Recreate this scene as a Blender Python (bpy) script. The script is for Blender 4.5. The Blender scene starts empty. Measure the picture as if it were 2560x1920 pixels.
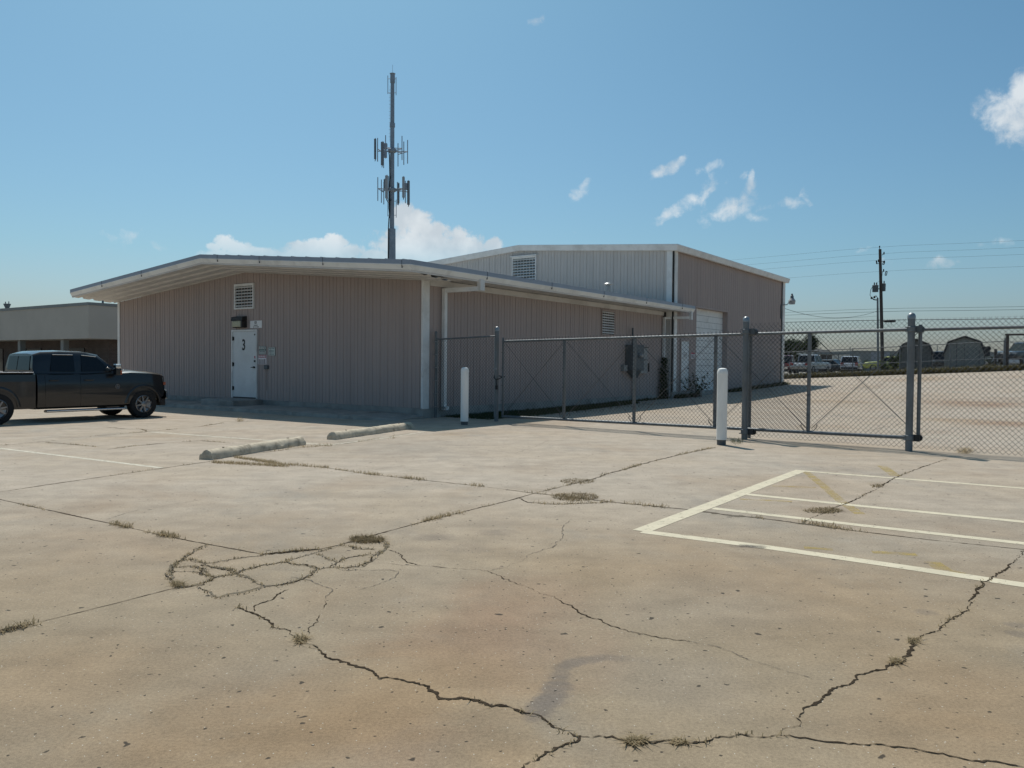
import bpy, math, random
from mathutils import Vector, Matrix
random.seed(7)
S = bpy.context.scene
COL = S.collection
PI = math.pi
rad = math.radians
# ------------------------------------------------------------------ camera model (also used to measure the place)
F, CX, CY, H = 2000.0, 1280.0, 960.0, 1.5
_p, _r = rad(1.40), rad(0.53)
FW = Vector((0, math.cos(_p), -math.sin(_p)))
_r0 = Vector((1, 0, 0)); _u0 = _r0.cross(FW)
RT = math.cos(_r) * _r0 + math.sin(_r) * _u0
UP = math.cos(_r) * _u0 - math.sin(_r) * _r0
EYE = Vector((0, 0, H))
VA = rad(35.5)
V = Vector((math.sin(VA), math.cos(VA), 0)); U = Vector((math.cos(VA), -math.sin(VA), 0))
R0 = Vector((-2.46, 22.0, 0))
RZ = -VA
def ray(x, y): return FW + (x - CX) / F * RT - (y - CY) / F * UP
def plane(x, y, n, d0):
    d = ray(x, y); return EYE + d * ((d0 - EYE.dot(n)) / d.dot(n))
def at(x, y, Y): return plane(x, y, Vector((0, 1, 0)), Y)
def loc(P):
    q = P - R0; return Vector((q.dot(U), q.dot(V), q.z))
def bw(u, v, z=0): return R0 + U * u + V * v + Vector((0, 0, z))
def smooth(t):
    t = max(0.0, min(1.0, t)); return t * t * (3 - 2 * t)
def gz(u, v):
    t = max(0.0, min(1.0, (v - 2) / 39.0))
    rise = max(.38, min(1.75, .81 + .056 * u))
    z = t * t * rise
    if v > 41: z += .42 * smooth((v - 41) / 20)
    if v > 110: z = z + (1.0 - z) * smooth((v - 110) / 150)
    return z
def gzw(P):
    q = loc(P); return gz(q.x, q.y)
def G(x, y, dz=0):
    P = plane(x, y, Vector((0, 0, 1)), 0)
    for _ in range(12):
        P = plane(x, y, Vector((0, 0, 1)), gzw(P))
    P.z = gzw(P) + dz
    return P
# ------------------------------------------------------------------ materials
def nd(nt, t, **k):
    n = nt.nodes.new(t)
    for a, b in k.items(): setattr(n, a, b)
    return n
def newmat(name):
    m = bpy.data.materials.new(name); m.use_nodes = True
    nt = m.node_tree; nt.nodes.clear()
    out = nd(nt, 'ShaderNodeOutputMaterial'); b = nd(nt, 'ShaderNodeBsdfPrincipled')
    nt.links.new(b.outputs[0], out.inputs[0])
    return m, nt, b, out
def noise(nt, vec, scale, detail=4, rough=.55, dist=0):
    n = nd(nt, 'ShaderNodeTexNoise'); n.inputs['Scale'].default_value = scale
    n.inputs['Detail'].default_value = detail; n.inputs['Roughness'].default_value = rough
    n.inputs['Distortion'].default_value = dist
    if vec is not None: nt.links.new(vec, n.inputs['Vector'])
    return n.outputs['Fac']
def ramp(nt, fac, stops):
    r = nd(nt, 'ShaderNodeValToRGB'); el = r.color_ramp.elements
    while len(el) < len(stops): el.new(.5)
    for e, (p, c) in zip(el, stops):
        e.position = p; e.color = (c, c, c, 1) if isinstance(c, (int, float)) else (*c, 1)
    nt.links.new(fac, r.inputs[0]); return r.outputs[0]
def mixc(nt, fac, a, b, mode='MIX'):
    n = nd(nt, 'ShaderNodeMix', data_type='RGBA', blend_type=mode)
    for s, v in ((0, fac), (6, a), (7, b)):
        if isinstance(v, (int, float)): n.inputs[s].default_value = v
        elif isinstance(v, tuple): n.inputs[s].default_value = (*v, 1) if len(v) == 3 else v
        else: nt.links.new(v, n.inputs[s])
    return n.outputs[2]
def geo(nt):
    return nd(nt, 'ShaderNodeNewGeometry').outputs['Position']
def mapped(nt, vec, sc):
    m = nd(nt, 'ShaderNodeMapping'); m.inputs['Scale'].default_value = sc; nt.links.new(vec, m.inputs['Vector']); return m.outputs[0]
def bump(nt, b, h, strength=.3, dist=.02):
    n = nd(nt, 'ShaderNodeBump'); n.inputs['Strength'].default_value = strength; n.inputs['Distance'].default_value = dist
    nt.links.new(h, n.inputs['Height']); nt.links.new(n.outputs[0], b.inputs['Normal'])
def mat(name, col, rough=.6, metal=0, var=.18, scale=3.0, stretch=(1, 1, 1), dirt=None, dirt_amt=.5, spec=.4, bmp=0):
    m, nt, b, out = newmat(name)
    g = mapped(nt, geo(nt), stretch)
    f = noise(nt, g, scale, 5, .6)
    lo = tuple(c * (1 - var) for c in col); hi = tuple(min(1, c * (1 + var)) for c in col)
    c = ramp(nt, f, [(.3, lo), (.7, hi)])
    if dirt:
        f2 = ramp(nt, noise(nt, g, scale * .6, 8, .68, .4), [(.48, 0), (.72, dirt_amt)])
        c = mixc(nt, f2, c, dirt)
    nt.links.new(c, b.inputs['Base Color'])
    b.inputs['Metallic'].default_value = metal
    rr = ramp(nt, noise(nt, g, scale * 2.3, 4), [(.3, max(.02, rough - .08)), (.7, min(1, rough + .08))])
    nt.links.new(rr, b.inputs['Roughness'])
    b.inputs['Specular IOR Level'].default_value = spec
    if bmp: bump(nt, b, noise(nt, g, scale * 8, 5, .6), bmp, .01)
    return m
def worn(name, col, lo, hi, scale=9, rough=.8):
    """paint or grime that has partly worn off the surface under it"""
    m, nt, b, out = newmat(name)
    g = geo(nt)
    n1 = noise(nt, g, scale, 9, .72, .3); n2 = noise(nt, g, scale * 9, 5, .7)
    s = nd(nt, 'ShaderNodeMath', operation='MULTIPLY_ADD'); s.inputs[1].default_value = .45; nt.links.new(n2, s.inputs[0]); nt.links.new(n1, s.inputs[2])
    a = ramp(nt, s.outputs[0], [(lo, 0), (hi, 1)])
    c = ramp(nt, noise(nt, g, 4, 5), [(.3, tuple(x * .86 for x in col)), (.7, col)])
    nt.links.new(c, b.inputs['Base Color']); b.inputs['Roughness'].default_value = rough
    t = nd(nt, 'ShaderNodeBsdfTransparent'); mx = nd(nt, 'ShaderNodeMixShader')
    nt.links.new(a, mx.inputs[0]); nt.links.new(t.outputs[0], mx.inputs[1]); nt.links.new(b.outputs[0], mx.inputs[2])
    nt.links.new(mx.outputs[0], out.inputs[0])
    return m
def concrete_mat():
    m, nt, b, out = newmat('weathered_concrete')
    g = geo(nt)
    nn = noise(nt, g, .22, 6, .6, .3)
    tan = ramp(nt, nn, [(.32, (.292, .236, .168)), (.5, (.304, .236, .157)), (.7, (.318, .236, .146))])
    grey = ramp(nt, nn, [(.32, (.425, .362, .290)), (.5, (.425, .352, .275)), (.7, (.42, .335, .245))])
    # paler with distance: slab tone, plus grazing sunlight painted into the colour
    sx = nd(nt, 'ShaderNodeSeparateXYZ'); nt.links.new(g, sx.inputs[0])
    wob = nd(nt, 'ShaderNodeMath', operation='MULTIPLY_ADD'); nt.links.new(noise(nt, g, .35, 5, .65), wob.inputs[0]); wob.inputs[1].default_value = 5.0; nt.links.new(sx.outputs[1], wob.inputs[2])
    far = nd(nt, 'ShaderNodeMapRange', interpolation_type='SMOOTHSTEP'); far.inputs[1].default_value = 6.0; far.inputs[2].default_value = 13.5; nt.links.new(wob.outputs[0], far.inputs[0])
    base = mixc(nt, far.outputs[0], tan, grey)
    br = ramp(nt, noise(nt, g, .40, 5, .6, .5), [(.52, 0), (.76, .5)])
    c = mixc(nt, br, base, (.285, .190, .115))
    gy = ramp(nt, noise(nt, mapped(nt, g, (1.3, .8, 1)), .5, 6, .65, .2), [(.54, 0), (.74, .55)])
    c = mixc(nt, gy, c, (.25, .235, .205))
    n1, n2 = noise(nt, g, 1.1, 7, .68, .6), noise(nt, g, 7, 8, .75, .8)
    def spot(c, px, py, r, st, col, nz, amp, e0=1.1, e1=.1):
        p = G(px, py); dv = nd(nt, 'ShaderNodeVectorMath', operation='DISTANCE'); nt.links.new(g, dv.inputs[0]); dv.inputs[1].default_value = p
        a = nd(nt, 'ShaderNodeMath', operation='MULTIPLY_ADD'); nt.links.new(dv.outputs['Value'], a.inputs[0]); a.inputs[1].default_value = 1 / r
        b2 = nd(nt, 'ShaderNodeMath', operation='MULTIPLY_ADD'); nt.links.new(nz, b2.inputs[0]); b2.inputs[1].default_value = amp; b2.inputs[2].default_value = -amp * .5; nt.links.new(b2.outputs[0], a.inputs[2])
        m = nd(nt, 'ShaderNodeMapRange', interpolation_type='SMOOTHSTEP'); nt.links.new(a.outputs[0], m.inputs[0]); m.inputs[1].default_value = e0; m.inputs[2].default_value = e1; m.inputs[3].default_value = 0; m.inputs[4].default_value = st
        return mixc(nt, m.outputs[0], c, col)
    RU, TA, OI, DU = (.285, .185, .12), (.31, .21, .12), (.17, .14, .115), (.26, .225, .185)
    for px, py, r, st, col in ((350, 1880, .55, .55, TA), (700, 1880, .5, .6, TA), (1000, 1860, .45, .45, RU), (1250, 1900, .3, .4, TA), (2300, 1850, .6, .5, TA), (2500, 1750, .6, .4, TA), (100, 1700, .8, .35, TA), (1150, 1560, .6, .35, TA), (2100, 1480, 1.0, .3, TA), (650, 1700, .5, .25, DU), (1700, 1700, .5, .3, DU), (1330, 1490, .7, .45, RU), (1235, 1610, .8, .65, RU), (1110, 1690, .7, .6, TA), (900, 1760, .6, .8, TA), (780, 1810, .4, .5, TA), (480, 1830, .6, .45, TA), (1500, 1430, 1.1, .3, TA), (2330, 1690, .6, .35, TA), (2060, 1560, .9, .2, TA),
                               (2450, 1010, 2.4, .9, RU), (2300, 985, 2.5, .6, TA), (2100, 1005, 2.2, .4, TA), (2530, 1060, 1.6, .8, RU), (2380, 1050, 1.3, .5, TA), (1950, 1210, 1.6, .3, TA), (1880, 1420, 1.2, .35, TA), (300, 1360, 2.0, .25, TA), (250, 1700, 1.0, .25, TA), (1750, 1500, .9, .25, DU), (1000, 1120, 2.2, .3, DU)):
        c = spot(c, px, py, r, st, col, n1, 1.5)
    for px, py, r, st in ((1340, 1787, .075, .75), (1352, 1773, .085, .8), (1366, 1757, .09, .8), (1377, 1744, .09, .8), (1386, 1731, .09, .75), (1394, 1716, .08, .75), (1399, 1701, .075, .7), (1401, 1686, .065, .65), (1404, 1671, .06, .6), (1418, 1662, .065, .55), (1433, 1656, .065, .55), (1452, 1652, .065, .5), (1471, 1649, .065, .5), (1492, 1646, .06, .45), (1514, 1644, .06, .4), (1540, 1645, .06, .35), (1570, 1647, .06, .3), (1605, 1651, .06, .22),
                          (1075, 1343, .16, .35), (1105, 1343, .15, .3), (1225, 1331, .16, .3), (1255, 1331, .16, .3), (1170, 1373, .2, .25), (1003, 1332, .14, .25), (2543, 1563, .07, .6), (2546, 1585, .08, .6), (2311, 1530, .08, .5)):
        c = spot(c, px, py, r * 1.15, st * .75, OI, n2, 1.5, 1.0, .4)
    mott = ramp(nt, noise(nt, g, 2.6, 8, .7), [(.3, .83), (.7, 1.14)])
    c = mixc(nt, 1.0, c, mott, 'MULTIPLY')
    # tyre-worn streaks along the drive direction
    st = ramp(nt, noise(nt, mapped(nt, g, (.25, 2.2, 1)), 1.2, 5, .6), [(.35, .93), (.65, 1.05)])
    c = mixc(nt, 1.0, c, st, 'MULTIPLY')
    fine = ramp(nt, noise(nt, g, 60, 6, .8), [(.30, .70), (.70, 1.28)])
    c = mixc(nt, 1.0, c, fine, 'MULTIPLY')
    grit = ramp(nt, noise(nt, g, 260, 2, .6), [(.25, .75), (.75, 1.25)])
    c = mixc(nt, 1.0, c, grit, 'MULTIPLY')
    # pop-outs and dark chips: a few sizes
    for sc, thr, rnd in ((1.7, .028, .32), (3.6, .034, .55), (8, .052, .62), (17, .05, .72)):
        vo = nd(nt, 'ShaderNodeTexVoronoi', voronoi_dimensions='2D'); vo.inputs['Scale'].default_value = sc
        dn = nd(nt, 'ShaderNodeVectorMath', operation='ADD'); nt.links.new(g, dn.inputs[0])
        ns = nd(nt, 'ShaderNodeTexNoise'); ns.inputs['Scale'].default_value = sc * 9; nt.links.new(g, ns.inputs['Vector'])
        sm = nd(nt, 'ShaderNodeVectorMath', operation='SCALE'); sm.inputs['Scale'].default_value = .045 / sc * 3; nt.links.new(ns.outputs['Color'], sm.inputs[0])
        nt.links.new(sm.outputs[0], dn.inputs[1]); nt.links.new(dn.outputs[0], vo.inputs['Vector'])
        hit = ramp(nt, vo.outputs['Distance'], [(thr * .75, 1), (thr, 0)])
        sp = nd(nt, 'ShaderNodeSeparateColor'); nt.links.new(vo.outputs['Color'], sp.inputs[0])
        on = nd(nt, 'ShaderNodeMath', operation='GREATER_THAN'); on.inputs[1].default_value = rnd; nt.links.new(sp.outputs[0], on.inputs[0])
        mu = nd(nt, 'ShaderNodeMath', operation='MULTIPLY'); nt.links.new(on.outputs[0], mu.inputs[0]); nt.links.new(hit, mu.inputs[1])
        m2 = nd(nt, 'ShaderNodeMath', operation='MULTIPLY'); m2.inputs[1].default_value = .85; nt.links.new(mu.outputs[0], m2.inputs[0])
        c = mixc(nt, m2.outputs[0], c, (.03, .025, .02) if sc < 16 else (.62, .58, .50))
    nt.links.new(c, b.inputs['Base Color'])
    b.inputs['Roughness'].default_value = .88; b.inputs['Specular IOR Level'].default_value = .25
    bump(nt, b, noise(nt, g, 90, 6, .7), .35, .006)
    return m
def siding_mat(name, col):
    m, nt, b, out = newmat(name)
    g = geo(nt)
    f = noise(nt, mapped(nt, g, (1, 1, .12)), 1.6, 6, .62)
    c = ramp(nt, f, [(.3, tuple(x * .95 for x in col)), (.7, tuple(x * 1.05 for x in col))])
    st = ramp(nt, noise(nt, mapped(nt, g, (6, 6, .25)), 1.5, 5, .6), [(.3, .955), (.7, 1.035)])
    c = mixc(nt, 1.0, c, st, 'MULTIPLY')
    gr = ramp(nt, noise(nt, g, .35, 4, .6), [(.52, 0), (.75, .13)])
    c = mixc(nt, gr, c, (.22, .22, .20))
    nt.links.new(c, b.inputs['Base Color']); b.inputs['Roughness'].default_value = .62; b.inputs['Specular IOR Level'].default_value = .25
    return m
M = {}
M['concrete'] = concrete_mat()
M['kerb'] = mat('old_kerb_concrete', (.36, .33, .29), .9, var=.2, scale=2.5, dirt=(.12, .10, .08), dirt_amt=.6, bmp=.3)
M['found'] = mat('foundation_concrete', (.33, .315, .29), .9, var=.2, scale=2, dirt=(.09, .085, .075), dirt_amt=.6)
M['stop'] = mat('wheel_stop_concrete', (.60, .51, .38), .9, var=.16, scale=7, dirt=(.17, .13, .09), dirt_amt=.95, bmp=.4)
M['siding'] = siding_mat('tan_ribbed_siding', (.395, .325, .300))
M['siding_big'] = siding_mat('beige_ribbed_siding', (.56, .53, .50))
M['white'] = mat('white_painted_metal', (.74, .74, .72), .5, var=.06, scale=2.5, dirt=(.33, .31, .28), dirt_amt=.4)
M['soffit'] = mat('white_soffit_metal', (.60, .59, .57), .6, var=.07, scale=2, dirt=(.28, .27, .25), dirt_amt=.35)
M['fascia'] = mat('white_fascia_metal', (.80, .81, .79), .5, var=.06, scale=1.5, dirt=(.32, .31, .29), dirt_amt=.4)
M['eave'] = mat('blue_grey_roof_edge', (.28, .325, .39), .45, var=.06, scale=1.5)
M['roof'] = mat('white_metal_roof', (.55, .55, .54), .5, var=.08, scale=1)
M['door'] = mat('white_door_paint', (.66, .68, .68), .45, var=.05, scale=2, dirt=(.38, .36, .33), dirt_amt=.3)
M['dark'] = mat('dark_gap', (.02, .02, .022), .8, var=.2)
M['black'] = mat('black_plastic', (.018, .018, .02), .5, var=.2)
M['bronze'] = mat('dark_bronze_metal', (.03, .028, .026), .5, var=.2)
M['lens'] = mat('yellowed_lamp_lens', (.42, .40, .28), .25, var=.1, scale=9)
M['galv'] = mat('galvanised_steel', (.30, .31, .315), .42, .75, var=.18, scale=9, dirt=(.22, .20, .18), dirt_amt=.3)
M['galvpost'] = mat('weathered_galvanised_post', (.165, .18, .19), .55, .45, var=.2, scale=7, stretch=(1, 1, .3), dirt=(.17, .14, .11), dirt_amt=.35)
M['wire'] = mat('galvanised_wire', (.075, .08, .085), .6, .2, var=.12, scale=4)
M['rust'] = mat('rusty_steel', (.10, .06, .04), .8, .2, var=.3, scale=20)
M['bollard'] = mat('white_bollard_sleeve', (.86, .85, .81), .5, var=.04, scale=5, stretch=(1, 1, .4), dirt=(.62, .58, .5), dirt_amt=.35)
M['bollard_base'] = mat('grey_bollard_base', (.12, .12, .12), .8, var=.2, scale=8)
M['lineW'] = worn('worn_cream_line_paint', (.67, .585, .42), .48, .66, 12)
M['lineW2'] = worn('worn_white_line_paint', (.66, .60, .47), .52, .72, 12)
M['lineY'] = worn('faded_yellow_paint', (.54, .39, .10), .60, 1.10, 6)
M['stain'] = worn('dark_oil_stain', (.15, .125, .105), .66, 1.25, 5, .8)
M['crack'] = mat('soil_filled_crack', (.052, .039, .027), 1.0, var=.5, scale=14, spec=.02)
M['joint'] = mat('worn_joint_filler', (.085, .065, .046), 1.0, var=.5, scale=9, spec=.02)
M['hair'] = worn('hairline_crack', (.13, .105, .08), .60, .80, 13, .9)
M['rubble'] = mat('crumbled_concrete', (.34, .29, .225), .95, var=.4, scale=40)
M['dirt'] = worn('soil_and_dead_grass', (.16, .13, .09), .56, .85, 16, .95)
def blade_mat(name, a, b_):
    m, nt, b, out = newmat(name)
    c = ramp(nt, noise(nt, geo(nt), 22, 4, .7), [(.32, a), (.68, b_)])
    nt.links.new(c, b.inputs['Base Color']); b.inputs['Roughness'].default_value = .75; b.inputs['Specular IOR Level'].default_value = .15
    tr = nd(nt, 'ShaderNodeBsdfTranslucent'); nt.links.new(c, tr.inputs[0]); mx = nd(nt, 'ShaderNodeMixShader'); mx.inputs[0].default_value = .45
    nt.links.new(b.outputs[0], mx.inputs[1]); nt.links.new(tr.outputs[0], mx.inputs[2]); nt.links.new(mx.outputs[0], out.inputs[0])
    return m
M['dry'] = blade_mat('dry_grass_blades', (.23, .18, .10), (.54, .43, .27))
M['green'] = blade_mat('green_grass_blades', (.022, .042, .012), (.06, .085, .025))
M['strip'] = blade_mat('verge_grass_blades', (.045, .046, .018), (.15, .125, .06))
M['leaf'] = blade_mat('dark_tree_leaves', (.012, .024, .010), (.05, .075, .028))
M['leaf2'] = blade_mat('weed_leaves', (.02, .04, .014), (.075, .10, .035))
M['bark'] = mat('tree_bark', (.07, .055, .04), .9, var=.3, scale=6)
M['timber'] = mat('weathered_pole_timber', (.075, .062, .055), .9, var=.3, scale=5, stretch=(6, 6, .3))
M['cable'] = mat('black_cable', (.02, .02, .022), .6)
M['tower'] = mat('hazy_galvanised_tower', (.25, .30, .36), .6, .0, var=.14, scale=1.2)  # the bluish haze over the distant mast is put into this colour
M['panel'] = mat('antenna_panel_grey', (.33, .35, .37), .6, var=.06)
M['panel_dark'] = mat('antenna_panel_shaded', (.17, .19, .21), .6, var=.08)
M['stucco'] = mat('cream_stucco', (.40, .385, .345), .85, var=.06, scale=.6)
M['cap'] = mat('grey_coping', (.19, .21, .21), .6, var=.08)
def brick_mat():
    m, nt, b, out = newmat('brown_brick')
    br = nd(nt, 'ShaderNodeTexBrick'); br.inputs['Scale'].default_value = 1.0
    br.inputs['Color1'].default_value = (.085, .06, .052, 1); br.inputs['Color2'].default_value = (.06, .045, .04, 1); br.inputs['Mortar'].default_value = (.11, .10, .09, 1)
    br.inputs['Brick Width'].default_value = .2; br.inputs['Row Height'].default_value = .075; br.inputs['Mortar Size'].default_value = .008
    tc = nd(nt, 'ShaderNodeTexCoord'); sx = nd(nt, 'ShaderNodeSeparateXYZ'); cx = nd(nt, 'ShaderNodeCombineXYZ'); ad = nd(nt, 'ShaderNodeMath', operation='ADD')
    nt.links.new(tc.outputs['Object'], sx.inputs[0]); nt.links.new(sx.outputs[0], ad.inputs[0]); nt.links.new(sx.outputs[1], ad.inputs[1]); nt.links.new(ad.outputs[0], cx.inputs[0]); nt.links.new(sx.outputs[2], cx.inputs[1]); nt.links.new(cx.outputs[0], br.inputs['Vector'])
    c = mixc(nt, 1.0, br.outputs[0], ramp(nt, noise(nt, geo(nt), 2, 5), [(.3, .8), (.7, 1.2)]), 'MULTIPLY')
    nt.links.new(c, b.inputs['Base Color']); b.inputs['Roughness'].default_value = .85
    return m
M['brick'] = brick_mat()
M['warehouse'] = mat('pale_warehouse_metal', (.24, .25, .245), .6, var=.06, scale=.4)
M['warehouse2'] = mat('lilac_grey_panel', (.30, .31, .34), .6, var=.05, scale=.4)
M['shingle'] = mat('dark_roof_shingle', (.055, .055, .055), .85, var=.2, scale=2)
M['shed1'] = mat('dark_grey_green_shed', (.10, .105, .10), .8, var=.12, scale=2, stretch=(4, 4, .4))
M['shed2'] = mat('sage_grey_shed', (.215, .22, .20), .8, var=.1, scale=2, stretch=(4, 4, .4))
M['shedtrim'] = mat('dark_shed_trim', (.025, .026, .028), .7)
M['gravel'] = mat('pale_gravel', (.27, .25, .215), .95, var=.2, scale=.8)
M['tyre'] = mat('tyre_rubber', (.016, .016, .017), .8, var=.2, scale=12)
M['alloy'] = mat('polished_alloy', (.25, .255, .27), .32, .9, var=.08)
M['chrome'] = mat('chrome_trim', (.62, .62, .62), .16, 1.0, var=.05)
def paint(name, col, rough=.28, metal=.3, coat=.8):
    m, nt, b, out = newmat(name)
    c = ramp(nt, noise(nt, geo(nt), 1.4, 4), [(.3, tuple(x * .92 for x in col)), (.7, tuple(min(1, x * 1.08) for x in col))])
    nt.links.new(c, b.inputs['Base Color']); b.inputs['Metallic'].default_value = metal
    b.inputs['Roughness'].default_value = rough; b.inputs['Coat Weight'].default_value = coat; b.inputs['Coat Roughness'].default_value = .06
    # thin film of road dust on the lower panels
    return m
M['p_dark'] = paint('dark_brown_black_paint', (.011, .0105, .012), .36, .35)
M['p_white'] = paint('white_car_paint', (.42, .43, .44), .35, .0)
M['p_silver'] = paint('silver_white_car_paint', (.46, .47, .50), .3, .3)
M['p_red'] = paint('dull_red_car_paint', (.17, .035, .045), .4, .1)
M['p_green'] = paint('dark_green_car_paint', (.02, .04, .038), .3, .3)
M['p_black'] = paint('black_car_paint', (.015, .016, .018), .3, .3)
M['p_yellow'] = paint('yellow_car_paint', (.42, .42, .07), .35, .0)
def glass(name, col, rough=.06):
    m, nt, b, out = newmat(name)
    b.inputs['Base Color'].default_value = (*col, 1); b.inputs['Roughness'].default_value = rough
    b.inputs['Specular IOR Level'].default_value = .35
    return m
M['glass'] = glass('tinted_car_glass', (.008, .010, .013))
M['lamp_glass'] = mat('headlamp_glass', (.30, .31, .32), .15, .2, var=.1)
M['red_lens'] = mat('red_lens', (.30, .03, .03), .25, var=.1)
M['amber'] = mat('amber_lens', (.35, .10, .05), .25, var=.1)
M['signW'] = mat('white_sign_face', (.80, .80, .80), .5, var=.04)
M['signG'] = mat('pale_green_sign_face', (.66, .70, .66), .5, var=.05)
M['signGd'] = mat('dark_green_sign_band', (.07, .12, .11), .5)
M['signR'] = mat('crimson_sign_band', (.38, .03, .07), .5)
M['signP'] = mat('pale_pink_sign_face', (.72, .66, .68), .5, var=.04)
M['ink'] = mat('black_ink', (.02, .022, .025), .6)
M['elec'] = mat('grey_electrical_enclosure', (.09, .105, .115), .55, var=.12)
M['elec2'] = mat('pale_panel_enclosure', (.30, .30, .29), .55, var=.08)
M['fitting'] = mat('dark_gate_hardware', (.05, .05, .05), .6, .4, var=.25)
# ------------------------------------------------------------------ mesh helpers
class MB:
    def __init__(s): s.v = []; s.f = []
    def add(s, vs, fs):
        o = len(s.v); s.v += [tuple(x) for x in vs]; s.f += [tuple(i + o for i in f) for f in fs]
    def box(s, x0, x1, y0, y1, z0, z1):
        s.add([(x0, y0, z0), (x1, y0, z0), (x1, y1, z0), (x0, y1, z0), (x0, y0, z1), (x1, y0, z1), (x1, y1, z1), (x0, y1, z1)],
              [(0, 3, 2, 1), (4, 5, 6, 7), (0, 1, 5, 4), (1, 2, 6, 5), (2, 3, 7, 6), (3, 0, 4, 7)])
    def tube(s, a, b, r, n=10, r1=None, cap=True):
        a = Vector(a); b = Vector(b); d = b - a
        if d.length < 1e-6: return
        d.normalize(); r1 = r if r1 is None else r1
        x = d.orthogonal().normalized(); y = d.cross(x)
        vs = []
        for i in range(n):
            t = 2 * PI * i / n; q = x * math.cos(t) + y * math.sin(t)
            vs += [a + q * r, b + q * r1]
        fs = [(2 * i, 2 * ((i + 1) % n), 2 * ((i + 1) % n) + 1, 2 * i + 1) for i in range(n)]
        if cap: fs += [tuple(2 * i for i in range(n))[::-1], tuple(2 * i + 1 for i in range(n))]
        s.add(vs, fs)
    def pipe(s, pts, r, n=8):
        for a, b in zip(pts, pts[1:]): s.tube(a, b, r, n)
    def loft(s, rings, closed=True, cap=True):
        n = len(rings[0]); vs = [p for r in rings for p in r]; fs = []
        m = n if closed else n - 1
        for j in range(len(rings) - 1):
            for i in range(m):
                k = (i + 1) % n
                fs.append((j * n + i, j * n + k, (j + 1) * n + k, (j + 1) * n + i))
        if cap and closed: fs += [tuple(range(n))[::-1], tuple((len(rings) - 1) * n + i for i in range(n))]
        s.add(vs, fs)
    def lathe(s, prof, c=(0, 0, 0), axis='z', n=20, cap=True):
        rings = []
        for r, h in prof:
            ring = []
            for i in range(n):
                t = 2 * PI * i / n; a, b = r * math.cos(t), r * math.sin(t)
                p = {'z': (a, b, h), 'y': (a, h, b), 'x': (h, a, b)}[axis]
                ring.append((p[0] + c[0], p[1] + c[1], p[2] + c[2]))
            rings.append(ring)
        s.loft(rings, True, cap)
    def prism(s, poly, d):
        """poly: list of 3D points, extruded by vector d"""
        n = len(poly); d = Vector(d)
        vs = [Vector(p) for p in poly] + [Vector(p) + d for p in poly]
        s.add(vs, [tuple(range(n))[::-1], tuple(range(n, 2 * n))] + [(i, (i + 1) % n, (i + 1) % n + n, i + n) for i in range(n)])
    def build(s, name, m, parent=None, smooth_=False, bevel=0, auto=None):
        me = bpy.data.meshes.new(name); me.from_pydata([tuple(p) for p in s.v], [], s.f); me.update()
        import bmesh
        bm = bmesh.new(); bm.from_mesh(me); bmesh.ops.recalc_face_normals(bm, faces=bm.faces); bm.to_mesh(me); bm.free()
        o = bpy.data.objects.new(name, me); COL.objects.link(o)
        me.materials.append(M[m] if isinstance(m, str) else m)
        if smooth_:
            me.polygons.foreach_set('use_smooth', [True] * len(me.polygons))
            if auto is not None: me.set_sharp_from_angle(angle=rad(auto))
        if bevel:
            b = o.modifiers.new('bevel', 'BEVEL'); b.width = bevel; b.segments = 2; b.limit_method = 'ANGLE'
        if parent is not None: o.parent = parent
        return o
def thing(name, label, cat, p=(0, 0, 0), rz=0, group=None, sc=1):
    o = bpy.data.objects.new(name, None); COL.objects.link(o)
    o.location = p; o.rotation_euler = (0, 0, rz); o.scale = (sc, sc, sc); o.empty_display_size = .2
    o['label'] = label; o['category'] = cat
    if group: o['group'] = group
    return o
def tag(o, label=None, cat=None, group=None, kind=None):
    if label: o['label'] = label
    if cat: o['category'] = cat
    if group: o['group'] = group
    if kind: o['kind'] = kind
    return o
def dup(root, label, p=None, rz=None):
    r = root.copy(); COL.objects.link(r); r['label'] = label
    if p is not None: r.location = p
    if rz is not None: r.rotation_euler = (0, 0, rz)
    def rec(a, b):
        for ch in a.children:
            c = ch.copy(); COL.objects.link(c); c.parent = b; rec(ch, c)
    rec(root, r)
    return r
def text(name, s, size, p, rot, m, parent, w=1.0, ext=.002, bold=0):
    c = bpy.data.curves.new(name, 'FONT'); c.body = s; c.size = size; c.extrude = ext; c.align_x = 'CENTER'; c.align_y = 'CENTER'; c.offset = bold
    tmp = bpy.data.objects.new(name, c); COL.objects.link(tmp); bpy.context.view_layer.update()
    me = bpy.data.meshes.new_from_object(tmp.evaluated_get(bpy.context.evaluated_depsgraph_get())); bpy.data.objects.remove(tmp)
    o = bpy.data.objects.new(name, me); COL.objects.link(o); me.materials.clear(); me.materials.append(M[m])
    o.location = p; o.rotation_euler = rot; o.scale = (w, 1, 1); o.parent = parent
    return o
def ribbed(a0, a1, zlo, zhi, fixed, axis, sign, period=.1525, groove=.045, dep=.014):
    """ribbed sheet between a0..a1; zlo/zhi are functions; axis 'u': a=u at v=fixed, outward is v*sign; axis 'v' the other way"""
    cols = []; a = a0; k = 0
    while a < a1 - 1e-4:
        d = dep * (1.25 if k % 2 == 0 else .7)
        for off, dd in ((0, 0), (period - groove, 0), (period - groove * .75, -d), (period - groove * .25, -d)):
            if a + off < a1: cols.append((a + off, dd))
        a += period; k += 1
    cols.append((a1, 0))
    mb = MB(); vs = []
    for c, d in cols:
        for z in (zlo(c), zhi(c)):
            vs.append((c, fixed + d * sign, z) if axis == 'u' else (fixed + d * sign, c, z))
    mb.add(vs, [(2 * i, 2 * i + 2, 2 * i + 3, 2 * i + 1) for i in range(len(cols) - 1)])
    return mb
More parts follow.
